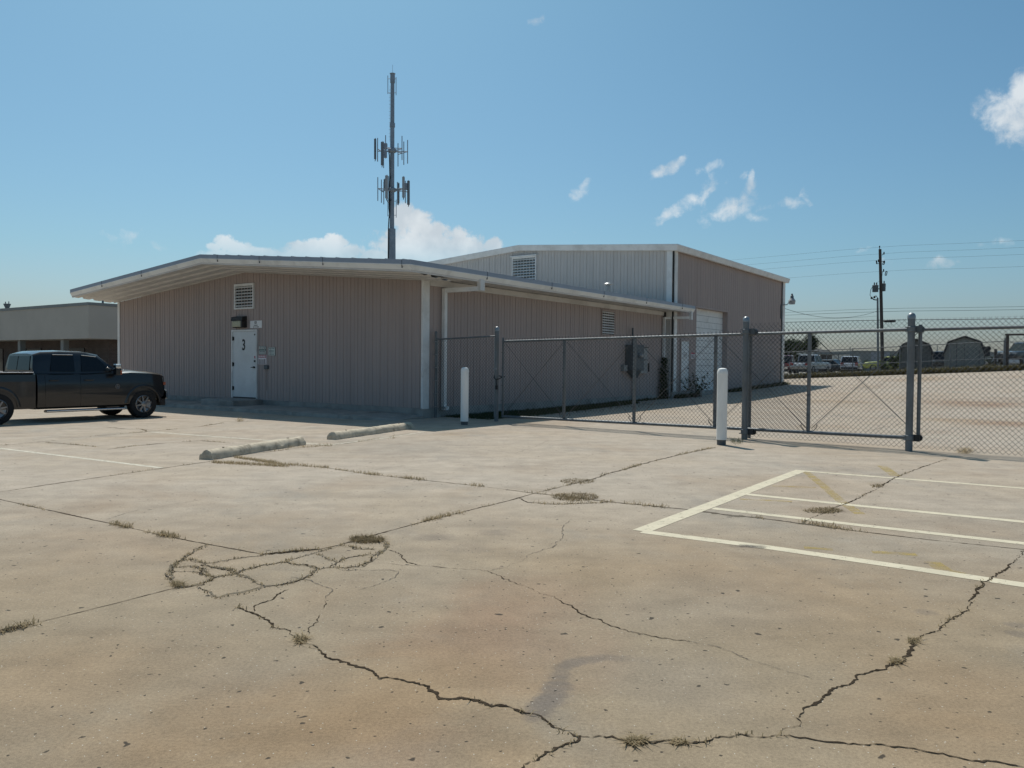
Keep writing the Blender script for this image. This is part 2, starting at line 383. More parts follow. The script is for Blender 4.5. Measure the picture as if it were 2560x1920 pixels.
def merge(*ms):
    o = MB()
    for m in ms: o.add(m.v, m.f)
    return o
def louvre(root, name, a0, a1, z0, z1, fixed, axis, sgn, n, frame='white', slat='white', back='dark', proud=.05, fw=.05, hood=False):
    """a louvred wall vent; sgn = outward sign on the other axis"""
    def bx(mb, p0, p1, q0, q1, s0, s1):
        lo, hi = sorted((fixed + sgn * q0, fixed + sgn * q1))
        if axis == 'u': mb.box(p0, p1, lo, hi, s0, s1)
        else: mb.box(lo, hi, p0, p1, s0, s1)
    f = MB()
    bx(f, a0, a0 + fw, .0, proud, z0, z1); bx(f, a1 - fw, a1, .0, proud, z0, z1)
    bx(f, a0 + fw, a1 - fw, .0, proud, z1 - fw * 1.4, z1); bx(f, a0 + fw, a1 - fw, 0, proud, z0, z0 + fw)
    if hood: bx(f, a0 - .06, a1 + .06, .0, proud + .08, z1, z1 + .05)
    fo = f.build(name, frame, root)
    b = MB(); bx(b, a0 + fw * .9, a1 - fw * .9, .002, .008, z0 + fw * .9, z1 - fw * 1.3); b.build('vent_backing', back, fo)
    s = MB(); zz0, zz1 = z0 + fw, z1 - fw * 1.4
    for i in range(n):
        z = zz0 + (i + .5) * (zz1 - zz0) / n; h = (zz1 - zz0) / n
        q = [(.012, z + h * .30), (proud - .006, z - h * .16), (proud - .002, z - h * .16), (proud - .002, z - h * .04), (.016, z + h * .36)]
        ring = []
        for p in (a0 + fw, a1 - fw):
            ring.append([((p, fixed + sgn * d, zz) if axis == 'u' else (fixed + sgn * d, p, zz)) for d, zz in q])
        s.loft(ring)
    s.build('slat', slat, fo)
    return fo
# ------------------------------------------------------------------ ground
def sheet(name, us, vs, m, dz, hole=None):
    mb = MB(); idx = {}
    for j, v in enumerate(vs):
        for i, u in enumerate(us):
            p = bw(u, v, gz(u, v)); p.z += dz(u, v) if callable(dz) else dz
            idx[i, j] = len(mb.v); mb.v.append(tuple(p))
    for j in range(len(vs) - 1):
        for i in range(len(us) - 1):
            mb.f.append((idx[i, j], idx[i + 1, j], idx[i + 1, j + 1], idx[i, j + 1]))
    return mb.build(name, m, None, True)
def frange(a, b, st):
    n = max(1, round((b - a) / st)); return [a + (b - a) * i / n for i in range(n + 1)]
ground_mat, nt, b_, o_ = newmat('dry_verge_and_gravel')
g_ = geo(nt)
c_ = ramp(nt, noise(nt, g_, .12, 6, .65), [(.35, (.30, .28, .25)), (.55, (.26, .23, .17)), (.72, (.12, .12, .06))])
c_ = mixc(nt, 1.0, c_, ramp(nt, noise(nt, g_, 6, 6, .7), [(.3, .75), (.7, 1.2)]), 'MULTIPLY')
nt.links.new(c_, b_.inputs['Base Color']); b_.inputs['Roughness'].default_value = .95
uu = [-3000, -1000, -400, -200] + frange(-120, 120, 4) + [200, 400, 1000, 3000]
vv = [-400, -200, -120] + frange(-60, 0, 6) + frange(2, 62, 2) + frange(66, 120, 6) + frange(130, 270, 14) + [400, 1000, 3000, 6000]
tag(sheet('ground', uu, vv, ground_mat, lambda u, v: -.05 if v < 41.6 and -70 < u < 60 else 0.0), kind='structure')
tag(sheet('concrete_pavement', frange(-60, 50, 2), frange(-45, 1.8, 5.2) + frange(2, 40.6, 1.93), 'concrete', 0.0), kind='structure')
# gravel yard behind the far fence
tag(sheet('gravel_yard', frange(-60, 50, 5), frange(53, 118, 3.1), 'gravel', .02), kind='structure')

def chain(pts, step):
    out = []
    for a, b in zip(pts, pts[1:]):
        n = max(1, int((b - a).length / step))
        for i in range(n): out.append(a.lerp(b, i / n))
    out.append(pts[-1]); return out
def strip(mb, px, w, jit=0, step=.05, dz=.004, wj=0, taper=True, gaps=0):
    P = chain([G(x, y) for x, y in px], step); n = len(P)
    off = 0; L = []; Rr = []; seg = []
    ph = [random.uniform(0, 6.28) for _ in range(4)]
    for i, p in enumerate(P):
        d = (P[min(n - 1, i + 1)] - P[max(0, i - 1)]); d.z = 0
        if d.length < 1e-6: d = Vector((1, 0, 0))
        d.normalize(); nn = Vector((-d.y, d.x, 0))
        off = off * .7 + random.gauss(0, jit)
        s = i * step
        k = 1.0 + wj * (.6 * math.sin(s * 3.1 + ph[0]) + .5 * math.sin(s * 7.7 + ph[1]) + random.gauss(0, .35))
        ww = max(.10, k) * w * .5
        if taper: ww *= min(1, .25 + .3 * min(i, n - 1 - i))
        c = p + nn * off; c.z += dz
        L.append(c + nn * ww * (random.uniform(.35, 1.6) if wj else 1)); Rr.append(c - nn * ww * (random.uniform(.35, 1.6) if wj else 1))
        seg.append(not (gaps and math.sin(s * 1.9 + ph[2]) + math.sin(s * .83 + ph[3]) > 2 - 2 * gaps))
    o = len(mb.v)
    for a, b in zip(L, Rr): mb.v += [tuple(a), tuple(b)]
    for i in range(n - 1):
        if seg[i]: mb.f.append((o + 2 * i, o + 2 * i + 1, o + 2 * i + 3, o + 2 * i + 2))
    return P
JOINTS = [  # saw-cut joints between the slabs, in photograph pixels
    [(-300, 1272), (0, 1230), (167, 1205), (385, 1174), (517, 1155), (583, 1141), (750, 1120), (860, 1110), (1024, 1084)],
    [(-260, 1212), (0, 1249), (183, 1289), (292, 1312), (389, 1335), (521, 1361), (657, 1386)],
    [(78, 1561), (194, 1532), (311, 1503), (428, 1473), (490, 1460)],
    [(657, 1386), (798, 1374), (852, 1362), (953, 1333), (1054, 1306), (1181, 1274), (1243, 1259), (1286, 1248), (1340, 1232), (1416, 1214)],
    [(583, 1143), (661, 1153), (700, 1160), (805, 1168), (917, 1185), (1025, 1197), (1185, 1214), (1243, 1221), (1340, 1234), (1394, 1239)],
    [(1394, 1239), (1526, 1255), (1720, 1274), (1799, 1285), (1903, 1296), (2003, 1309), (2082, 1320), (2160, 1330), (2291, 1346), (2423, 1360), (2548, 1373), (2700, 1392)],
]
WIDE = [[(-80, 1602), (0, 1582), (40, 1571), (78, 1561)], [(657, 1386), (720, 1380), (798, 1373)]]
CRACKS = [
    [(1416, 1214), (1484, 1197), (1510, 1187), (1552, 1176), (1610, 1159), (1662, 1146), (1715, 1133), (1790, 1118)],
    [(1297, 1245), (1315, 1256), (1387, 1261), (1500, 1257), (1526, 1255)],
    [(2003, 1306), (2082, 1272), (2134, 1251), (2187, 1225), (2234, 1196), (2291, 1173), (2328, 1160), (2370, 1147)],
    [(2600, 1365), (2560, 1380), (2533, 1406), (2506, 1427), (2470, 1451), (2436, 1480), (2428, 1500), (2414, 1528), (2374, 1549), (2350, 1574), (2307, 1586), (2282, 1611), (2276, 1632), (2245, 1657), (2184, 1678), (2147, 1688), (2122, 1709), (2079, 1724), (2055, 1752), (2018, 1767), (1984, 1795), (1999, 1807), (1947, 1838)],
    [(593, 1518), (631, 1535), (665, 1550), (689, 1567), (718, 1573), (729, 1587), (770, 1610), (816, 1639), (828, 1648), (868, 1657), (932, 1680), (949, 1694), (1007, 1700), (1071, 1717), (1105, 1743), (1157, 1743), (1204, 1755), (1231, 1767), (1274, 1770), (1329, 1789), (1378, 1807), (1409, 1829), (1449, 1839), (1507, 1841), (1569, 1853), (1630, 1863), (1673, 1853), (1723, 1861), (1802, 1843), (1864, 1839), (1919, 1841), (1947, 1838)],
    [(1449, 1839), (1434, 1853), (1397, 1869), (1372, 1884), (1329, 1906), (1305, 1911), (1285, 1935)],
]
THIN = [
    [(1947, 1838), (2012, 1852), (2122, 1861), (2270, 1869), (2343, 1886), (2430, 1903), (2509, 1909), (2580, 1924)],
    [(1076, 1415), (1116, 1420), (1170, 1423), (1221, 1427), (1264, 1449), (1286, 1458), (1329, 1473), (1340, 1480), (1384, 1492), (1405, 1507), (1446, 1528), (1507, 1555), (1569, 1580), (1655, 1595), (1729, 1605)],
    [(968, 1375), (990, 1379), (1004, 1388), (1015, 1406), (1048, 1414)],
    [(720, 1473), (693, 1486), (677, 1500), (644, 1514), (631, 1534)],
    [(811, 1503), (820, 1510), (815, 1522)], [(799, 1538), (793, 1555), (772, 1571), (766, 1588)],
]
HAIR = [
    [(1221, 1427), (1264, 1418), (1308, 1404), (1319, 1389), (1384, 1368), (1405, 1346), (1409, 1317), (1427, 1297)],
    [(895, 1427), (968, 1425), (997, 1429), (989, 1442), (950, 1462), (895, 1476)], [(917, 1407), (1015, 1413), (1076, 1415)],
    [(727, 1443), (778, 1451), (828, 1475), (811, 1491), (815, 1503)],
    [(257, 1302), (330, 1279), (505, 1250)], [(900, 1180), (1060, 1158), (1130, 1147)], [(1285, 1135), (1330, 1120), (1372, 1101)],
    [(1729, 1605), (1800, 1622), (1900, 1660), (2050, 1700)],
]
BROKEN = [
    [(519, 1362), (504, 1371), (481, 1381), (465, 1392), (449, 1404), (435, 1413), (424, 1427), (419, 1439), (426, 1451), (435, 1459), (443, 1470)],
    [(449, 1404), (479, 1398), (509, 1408), (530, 1408), (568, 1401), (606, 1394), (644, 1390), (660, 1389)], [(731, 1398), (791, 1382), (858, 1362)],
    [(731, 1398), (717, 1404), (688, 1409), (658, 1413), (633, 1420), (606, 1427), (590, 1436), (579, 1438)],
    [(509, 1408), (511, 1415), (541, 1419), (574, 1424), (590, 1436), (617, 1446), (644, 1457), (663, 1466)], [(717, 1404), (742, 1413), (774, 1417), (793, 1424)],
    [(793, 1424), (780, 1436), (753, 1451), (726, 1458), (693, 1466), (663, 1468), (639, 1476), (612, 1484), (574, 1489), (541, 1496), (519, 1488), (514, 1481), (490, 1468)],
    [(443, 1470), (487, 1465), (517, 1454), (541, 1443), (579, 1436)], [(435, 1430), (468, 1430), (492, 1432), (514, 1440), (541, 1444)], [(441, 1419), (476, 1417), (509, 1421), (514, 1438)],
    [(793, 1385), (815, 1396), (845, 1406), (861, 1398), (888, 1392), (926, 1386), (940, 1387)], [(845, 1406), (831, 1419), (807, 1421), (793, 1424)], [(872, 1366), (896, 1371), (940, 1374)],
    [(966, 1356), (966, 1370), (959, 1377), (940, 1389), (915, 1408), (902, 1416), (861, 1421), (831, 1419)], [(861, 1421), (880, 1415)], [(858, 1427), (896, 1425)], [(451, 1466), (430, 1455)],
]
STALL = [
    [(0, 1114), (58, 1109), (152, 1100)], [(117, 1107), (171, 1110), (249, 1118)], [(237, 1129), (288, 1121), (335, 1115), (350, 1114), (416, 1108)],
    [(459, 1104), (502, 1102), (595, 1109)], [(222, 1092), (350, 1081), (490, 1068), (560, 1057)], [(253, 1067), (303, 1071), (354, 1073), (369, 1079)],
    [(2000, 951), (2200, 948)], [(2190, 985), (2230, 978), (2290, 958)], [(1985, 985), (2100, 972)], [(2210, 971), (2290, 970)], [(2160, 1080), (2210, 1068), (2270, 1058)],
]
mb = MB()
for i_, j in enumerate(JOINTS): strip(mb, j, .007 if i_ == 2 else .013, .0015, .04, .0025, .45, gaps=.06 if i_ == 2 else 0)
tag(mb.build('pavement_joint', 'joint'), kind='structure')
mb = MB()
for j in WIDE: strip(mb, j, .04, .004, .03, .0035, .6)
for j in CRACKS: strip(mb, j, .0112, .0055, .015, .003, .75)
for j in THIN: strip(mb, j, .0060, .006, .018, .003, .9, gaps=.16)
for j in STALL: strip(mb, j, .016, .008, .04, .003, .8, gaps=.3)
tag(mb.build('pavement_crack', 'crack'), kind='structure')
mb = MB()
for j in HAIR: strip(mb, j, .0065, .006, .03, .004, .5)
tag(mb.build('hairline_crack', 'hair'), kind='structure')
mb = MB(); rb = MB()
for j in BROKEN:
    P = strip(mb, j, .0075, .010, .020, .003, 1.0, gaps=.10)
for j in BROKEN + WIDE:
    for p in chain([G(x, y) for x, y in j], .02):
        if random.random() < .7:
            q = p + Vector((random.gauss(0, .013), random.gauss(0, .013), 0)); r = random.uniform(.0015, .007)
            a = random.uniform(0, 6.28); z = random.uniform(.3, .8) * r
            ring = [(q.x + r * random.uniform(.6, 1.2) * math.cos(a + t), q.y + r * random.uniform(.6, 1.2) * math.sin(a + t)) for t in (0, 1.26, 2.5, 3.8, 5)]
            rb.loft([[(x, y, q.z + .002) for x, y in ring], [(q.x + (x - q.x) * .6, q.y + (y - q.y) * .6, q.z + .004 + z) for x, y in ring]])
tag(mb.build('broken_slab_gap', 'crack'), kind='structure')
tag(rb.build('concrete_crumbs', 'rubble'), kind='stuff')
# soil bed under grass that grows in the joints
mb = MB()
for j, w in ([(b, .018) for b in BROKEN] + [(WIDE[0], .09), (JOINTS[5][:8], .05), (CRACKS[0], .04)]):
    strip(mb, j, w, .01, .05, .0012, .6)
tag(mb.build('soil_in_joints', 'dirt'), kind='structure')
# painted lines
def band(name, px, w, m, dz=.002):
    mb = MB(); strip(mb, px, w, 0, .15, dz, 0, False); return tag(mb.build(name, m), kind='structure')
band('parking_line', [(1602, 1328), (1700, 1291), (1800, 1254), (1900, 1215), (2004, 1176)], .165, 'lineW', .0026)
band('parking_line', [(2010, 1178), (2280, 1199), (2560, 1221), (3100, 1264)], .125, 'lineW')
band('parking_line', [(1868, 1236), (2180, 1268), (2560, 1305), (3100, 1360)], .13, 'lineW')
band('parking_line', [(1782, 1271), (2130, 1311), (2560, 1359), (3100, 1424)], .125, 'lineW')
band('parking_line', [(1606, 1329), (1930, 1370), (2240, 1415), (2560, 1463), (3000, 1532)], .145, 'lineW', .0022)
band('parking_line', [(-200, 1095), (0, 1121), (200, 1145), (404, 1170)], .085, 'lineW2')
band('parking_line', [(377, 1080), (600, 1096), (828, 1113)], .085, 'lineW2')
band('parking_line', [(828, 1112), (940, 1098), (1060, 1080)], .06, 'lineW2')
band('parking_line', [(2410, 1010), (2560, 1010)], .10, 'lineW2')
band('parking_line', [(2400, 1024), (2560, 1026)], .10, 'lineW2')
band('parking_line', [(2290, 1090), (2420, 1094)], .10, 'lineW2')
band('parking_line', [(2430, 984), (2560, 984)], .10, 'lineW2')
for k, px, w in ((0, [(2015, 1180), (2055, 1212), (2105, 1255), (2150, 1285)], .11), (1, [(1930, 1215), (2040, 1219)], .07), (2, [(2010, 1369), (2082, 1374)], .08), (3, [(2180, 1380), (2292, 1387)], .10), (4, [(2330, 1405), (2360, 1425)], .12), (5, [(2205, 1165), (2240, 1190)], .14), (6, [(1850, 1248), (1980, 1254)], .07), (7, [(2370, 1428), (2410, 1436)], .10)):
    band('faded_yellow_line', px, w, 'lineY', .0015)
_soft = {}
def soft(name, col, a):
    m, nt, b, out = newmat(name)
    b.inputs['Base Color'].default_value = (*col, 1); b.inputs['Roughness'].default_value = .85
    al = ramp(nt, noise(nt, geo(nt), 30, 6, .75), [(.3, a * .4), (.7, a * 1.6)])
    t = nd(nt, 'ShaderNodeBsdfTransparent'); mx = nd(nt, 'ShaderNodeMixShader')
    nt.links.new(al, mx.inputs[0]); nt.links.new(t.outputs[0], mx.inputs[1]); nt.links.new(b.outputs[0], mx.inputs[2]); nt.links.new(mx.outputs[0], out.inputs[0])
    M[name] = m
soft('dark_film', (.13, .11, .10), .10); soft('rust_film', (.27, .145, .085), .055); soft('dust_film', (.23, .20, .17), .10); soft('tan_film', (.33, .22, .12), .05)
def blotch(name, px, w, n, m, dz=.0004, layers=9):
    """many small overlapping patches of thin film laid along a line"""
    mb = MB(); P = [G(x, y) for x, y in px]; seg = [(a, b) for a, b in zip(P, P[1:])] or [(P[0], P[0])]
    tot = sum((b - a).length for a, b in seg)
    for i in range(n):
        d = random.random() * tot
        for a, b in seg:
            l = (b - a).length
            if d <= l: break
            d -= l
        c = a.lerp(b, d / l if l > 0 else 0); rr = w * random.uniform(.25, .75); aa = random.uniform(0, 6.28); off = abs(random.gauss(0, .33)) * w
        c = c + Vector((math.cos(aa) * off, math.sin(aa) * off, dz + .00012 * (i % layers)))
        ph = random.uniform(0, 6.28); ex = random.uniform(.5, 1); k = 11
        ring = [(c.x + rr * math.cos(t) * random.uniform(.7, 1.2), c.y + rr * ex * math.sin(t) * random.uniform(.7, 1.2), c.z) for t in [2 * PI * q / k for q in range(k)]]
        mb.add(ring, [tuple(range(k))])
    return tag(mb.build(name, m), kind='structure')
blotch('dark_blotch', [(1850, 1367), (1880, 1366), (1908, 1370)], .09, 26, 'dark_film', .0024)  # thin dark patches overlapping in one short band on the paving
# ------------------------------------------------------------------ grass in the cracks
def blades(mb, p, n, r, h, lean=.8, wd=.0028):
    for _ in range(n):
        a = random.uniform(0, 6.28); d = r * math.sqrt(random.random())
        b = p + Vector((d * math.cos(a), d * math.sin(a), 0))
        hh = h * random.uniform(.3, 1.0); t = random.uniform(0, 6.28); l = hh * random.uniform(.2, lean * 2.6)
        w = wd * random.uniform(.6, 1.4); s = Vector((-math.sin(t), math.cos(t), 0)) * w
        m = b + Vector((math.cos(t) * l * .4, math.sin(t) * l * .4, hh * .6)); e = b + Vector((math.cos(t) * l, math.sin(t) * l, hh * random.uniform(.4, 1)))
        mb.add([b - s, b + s, m + s * .7, m - s * .7, e], [(0, 1, 2, 3), (3, 2, 4)])
def along(mb, px, dens, r, h, patch=.5):
    P = chain([G(x, y) for x, y in px], .04); ph = random.uniform(0, 6.28); ph2 = random.uniform(0, 6.28)
    for i, p in enumerate(P):
        s = i * .04; k = math.sin(s * 2.3 + ph) + math.sin(s * 5.9 + ph2) + random.gauss(0, .3)
        if k > 2 - 3.6 * patch: blades(mb, p, max(1, int(dens * random.random())), r, h)
mb = MB()
for j in JOINTS[:1]: along(mb, j, 7, .035, .045, .42)
along(mb, JOINTS[1], 7, .03, .04, .32); along(mb, JOINTS[2], 4, .02, .03, .25); along(mb, JOINTS[3], 9, .03, .04, .45)
along(mb, JOINTS[4], 10, .04, .05, .45); along(mb, JOINTS[5][:8], 14, .055, .055, .5); along(mb, JOINTS[5][7:], 7, .03, .04, .3)
along(mb, CRACKS[0], 12, .05, .05, .5); along(mb, CRACKS[1], 16, .05, .05, .65); along(mb, CRACKS[2], 6, .03, .04, .3)
along(mb, CRACKS[3], 5, .025, .035, .36); along(mb, CRACKS[4], 7, .025, .035, .5); along(mb, CRACKS[5], 4, .02, .03, .35)
along(mb, WIDE[0], 26, .05, .05, .8); along(mb, WIDE[1], 20, .035, .045, .7)
for j in BROKEN: along(mb, j, 14, .03, .03, .62)
for j in STALL[:6]: along(mb, j, 8, .035, .04, .5)
for x0, y0, x1, y1, n in ((530, 1156, 720, 1166, 900), (590, 1144, 700, 1160, 500), (700, 1160, 820, 1170, 260), (640, 1152, 690, 1158, 160), (905, 1183, 950, 1188, 120), (1010, 1195, 1060, 1200, 110), (280, 1310, 325, 1320, 130), (395, 1336, 440, 1344, 140), (1180, 1213, 1215, 1217, 60), (1060, 1303, 1160, 1280, 160), (750, 1118, 830, 1114, 140), (975, 1097, 990, 1095, 20), (700, 1120, 760, 1117, 60), (2003, 1305, 2100, 1322, 160)):
    for _ in range(n):
        t = random.random(); blades(mb, G(x0 + (x1 - x0) * t, y0 + (y1 - y0) * t + random.gauss(0, 1.2)), 1, .04, .06)
tag(mb.build('dry_grass', 'dry'), kind='stuff')
M['mat_grass'] = blade_mat('matted_brown_grass', (.12, .092, .05), (.36, .28, .16))
def clump(x, y, rpx, n, h, label, ky=.16, m='mat_grass', grp='dry grass clumps growing from the cracks'):
    p = G(x, y); mb = MB()
    for _ in range(n):
        a = random.uniform(0, 6.28); d = math.sqrt(random.random()) * rpx
        q = G(x + d * math.cos(a), y + d * ky * math.sin(a) * 1.0); blades(mb, q - p, 1, .01, h, 1.5)
    o = mb.build('grass_clump', m); o.location = p
    return tag(o, label, 'grass clump', grp)
clump(1437, 1243, 58, 900, .035, 'largest brown grass mat, where the two long pavement cracks fork', .17)
clump(1442, 1204, 42, 420, .026, 'flat brown grass clump just beyond the largest mat')
clump(2057, 1277, 48, 520, .032, 'brown grass clump lying between two cream parking lines on the crack')
clump(917, 1350, 44, 620, .042, 'thick brown grass clump topping the upper right of the broken slab patch', .2)
clump(2192, 1216, 15, 90, .045, 'small grass tuft on the crack just below the farthest cream parking line', .3)
clump(1587, 1856, 26, 170, .028, 'spiky straw tuft in the nearest crack, the bigger of two neighbours', .25, 'dry')
clump(1698, 1858, 20, 110, .022, 'low straw tuft in the nearest crack, right of the bigger spiky one', .25, 'dry')
clump(2284, 1604, 12, 80, .03, 'upper of two straw tufts in the jagged crack below the parking lines', .6, 'dry')
clump(2238, 1655, 13, 90, .028, 'lower of two straw tufts in the jagged crack below the parking lines', .5, 'dry')
clump(752, 1601, 17, 110, .03, 'straw tuft halfway along the long crack below the broken slab patch', .5, 'dry')
clump(2412, 1130, 22, 150, .13, 'reddish dry weed tuft at the foot of the mesh, right of the gate post', .25, 'dry')
clump(447, 1463, 15, 110, .035, 'grass tuft at the left point of the broken slab patch', .4, 'dry')
clump(600, 1053, 8, 60, .16, 'lone upright dry weed at the edge of the building shadow', .3, 'dry')
clump(1842, 1105, 16, 110, .12, 'green and straw weeds between the white bollard and the roller post', .4, 'leaf2')
# ------------------------------------------------------------------ front building (local x = along the gable, y = back along the side, origin at its near corner)
def zr(u): return 4.86 - abs(u + 7.91) * .0866            # roof surface
W0, W1 = -15.8, 0.0
bld = thing('metal_building', 'low tan ribbed metal building with white overhanging roof and a numbered door', 'building', R0, RZ)
def wt(u): return zr(u) - .40
w = ribbed(W0, W1, lambda a: .27, wt, 0, 'u', 1)
w.build('gable_wall', 'siding', bld)
ribbed(0.0, 15.46, lambda a: .27, lambda a: 3.80, 0, 'v', -1).build('side_wall', 'siding', bld)
mb = MB(); mb.box(W0, W0 + .02, .1, 15.4, .27, 3.78); mb.build('far_side_wall', 'siding', bld)
mb = MB(); mb.box(W0 - .02, W1 + .03, -.035, .2, -.1, .268); mb.box(-.2, W1 + .03, .2, 15.45, -.1, .268); mb.build('foundation', 'found', bld)
# corner trims
mb = MB(); mb.box(-.03, .035, -.035, .002, .25, 3.84); mb.box(.0, .035, .002, .23, .25, 3.82); mb.build('corner_trim', 'white', bld)
mb = MB(); mb.box(W0 - .03, W0 + .12, -.035, .02, .25, 3.80); mb.build('corner_trim', 'white', bld)
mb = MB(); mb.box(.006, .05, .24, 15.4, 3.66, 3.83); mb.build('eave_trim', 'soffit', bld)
# roof
UL, UR_, VF, VB = -16.2, 1.02, -1.60, 16.35
mb = MB()
for a, b in ((UL, -7.91), (-7.91, UR_)):
    vb = 15.44
    mb.add([(a, VF, zr(a)), (b, VF, zr(b)), (b, vb, zr(b)), (a, vb, zr(a)), (a, VF, zr(a) - .06), (b, VF, zr(b) - .06), (b, vb, zr(b) - .06), (a, vb, zr(a) - .06)],
           [(0, 1, 2, 3), (7, 6, 5, 4), (0, 4, 5, 1), (1, 5, 6, 2), (2, 6, 7, 3), (3, 7, 4, 0)])
mb.add([(.5, 15.44, zr(.5)), (UR_, 15.44, zr(UR_)), (UR_, VB, zr(UR_)), (.5, VB, zr(.5)), (.5, 15.44, zr(.5) - .06), (UR_, 15.44, zr(UR_) - .06), (UR_, VB, zr(UR_) - .06), (.5, VB, zr(.5) - .06)],
       [(0, 1, 2, 3), (7, 6, 5, 4), (0, 4, 5, 1), (1, 5, 6, 2), (2, 6, 7, 3), (3, 7, 4, 0)])
for u in frange(UL + .3, UR_ - .3, .61):
    if abs(u + 7.91) > .1: mb.box(u - .02, u + .02, VF + .02, 15.42, zr(u) - .02, zr(u) + .035)
rf = mb.build('roof', 'roof', bld)
path = [(UL, VF, (-.0, -1)), (-7.91, VF, (0, -1)), (UR_, VF, (1, -1)), (UR_, VB, (1, 0))]
def prof_band(prof):
    mb = MB(); rings = []
    for u, v, (ox, oy) in path:
        rings.append([(u + ox * o, v + oy * o, zr(u) + dz) for o, dz in prof])
    mb.loft(rings); return mb
prof_band([(-.03, .012), (.045, .012), (.045, -.105), (-.03, -.105)]).build('roof_edge', 'eave', bld)
fa = prof_band([(-.03, -.107), (.05, -.107), (.05, -.125), (.035, -.14), (-.015, -.235), (-.05, -.235), (-.05, -.107)]).build('fascia', 'fascia', bld)
prof_band([(-.06, -.238), (-.022, -.238), (-.03, -.285), (-.06, -.285)]).build('fascia_lip', 'soffit', bld)
mb = MB()
for u in (-13.9, -11.3, -7.0, -4.95, -2.2, .75):
    mb = MB(); mb.box(u - .004, u + .004, VF - .054, VF - .02, zr(u) - .20, zr(u) + .014); mb.build('fascia_seam', 'elec', fa)
for v in frange(1.5, 15, 3.4):
    mb = MB(); mb.box(UR_ + .02, UR_ + .054, v - .004, v + .004, zr(UR_) - .2, zr(UR_) + .014); mb.build('fascia_seam', 'elec', fa)
# ribbed soffit: ribs run along the gable
mb = MB(); vs = []; ys = []
y = VF + .03; k = 0
while y < -.03:
    ys += [(y, 0), (y + .22, 0), (y + .25, .05), (y + .37, .05)]; y += .4
ys.append((.0, 0))
us = [UL + .03, -7.91, UR_ - .05]
for yy, d in ys:
    t = (yy - VF) / 1.6
    for u in us: vs.append((u, yy, zr(u) - .27 - .125 * max(0, min(1, t)) + d))
mb.add(vs, [(3 * i + j, 3 * i + j + 1, 3 * i + j + 4, 3 * i + j + 3) for i in range(len(ys) - 1) for j in range(2)])
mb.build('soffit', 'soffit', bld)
mb = MB(); vs = []; xs = []
y = .03
while y < VB - .1:
    xs += [(y, 0), (y + .22, 0), (y + .25, .05), (y + .37, .05)]; y += .4
for yy, d in xs:
    vs += [(.05, yy, 3.84 + d), (UR_ - .03, yy, zr(UR_) - .26 + d)]
mb.add(vs, [(2 * i, 2 * i + 1, 2 * i + 3, 2 * i + 2) for i in range(len(xs) - 1)])
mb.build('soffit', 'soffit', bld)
# downspouts
mb = MB(); mb.box(.92, 1.04, 1.22, 1.42, 3.56, 3.86)
mb.prism([(1.02, 1.26, 3.56), (1.02, 1.26, 3.68), (.10, .74, 3.62), (.10, .74, 3.50)], (-.06, .12, 0)); mb.box(.045, .155, .73, .85, .22, 3.62); mb.box(.045, .24, .73, .85, .20, .30)
mb.build('downspout', 'white', bld)
mb = MB(); mb.box(.93, 1.04, 16.0, 16.16, 3.5, 3.84)
mb.prism([(1.02, 16.02, 3.54), (1.02, 16.02, 3.64), (.10, 15.3, 3.60), (.10, 15.3, 3.50)], (-.05, .11, 0)); mb.box(.045, .15, 15.26, 15.38, .3, 3.58)
mb.build('downspout', 'white', bld)
mb = MB(); mb.box(.02, .12, 15.40, 15.455, .25, 3.8); mb.build('wall_gap', 'dark', bld)
# vents
louvre(bld, 'wall_vent', -8.40, -7.36, 3.25, 4.09, 0, 'u', -1, 7, fw=.055, proud=.06)
louvre(bld, 'wall_vent', 9.95, 10.98, 2.64, 3.60, 0, 'v', 1, 9, frame='siding', slat='white', fw=.04, proud=.05)
# door
d = MB(); d.box(-8.56, -8.49, -.05, .02, .30, 2.57); d.box(-7.235, -7.20, -.05, .02, .30, 2.57); d.box(-8.49, -7.235, -.05, .02, 2.51, 2.57)
fr = MB(); fr.box(-8.485, -7.24, -.03, .01, .335, 2.505)
do = fr.build('door', 'door', bld, bevel=.004); d.build('door_frame', 'white', do)
for z in (.62, 1.42, 2.28):
    h = MB(); h.tube((-8.475, -.055, z - .07), (-8.475, -.055, z + .07), .016, 8); h.box(-8.475, -8.42, -.036, -.03, z - .06, z + .06); h.build('hinge', 'bronze', do)
h = MB(); h.tube((-7.33, -.03, 1.33), (-7.33, -.09, 1.33), .03, 12); h.tube((-7.33, -.085, 1.33), (-7.45, -.085, 1.325), .012, 8); h.build('handle', 'bronze', do)
h = MB(); h.tube((-7.31, -.03, 1.53), (-7.31, -.055, 1.53), .035, 14); h.build('deadbolt', 'bronze', do)
h = MB(); h.tube((-7.32, -.03, 2.40), (-7.32, -.04, 2.40), .028, 12); h.build('door_plate', 'bronze', do)
h = MB(); h.box(-7.34, -7.29, -.034, -.03, 1.62, 1.70); h.build('warning_sticker', 'signR', do)
h = MB(); h.box(-8.48, -7.25, -.028, -.01, .31, .333); h.build('threshold', 'dark', do)
text('door_number', '3', .50, (-7.905, -.032, 2.05), (PI / 2, 0, 0), 'ink', do, .78, .002, .012)
mb = MB(); mb.box(-8.62, -6.90, -1.15, -.036, -.1, .285); mb.build('door_step', 'found', bld, bevel=.02)
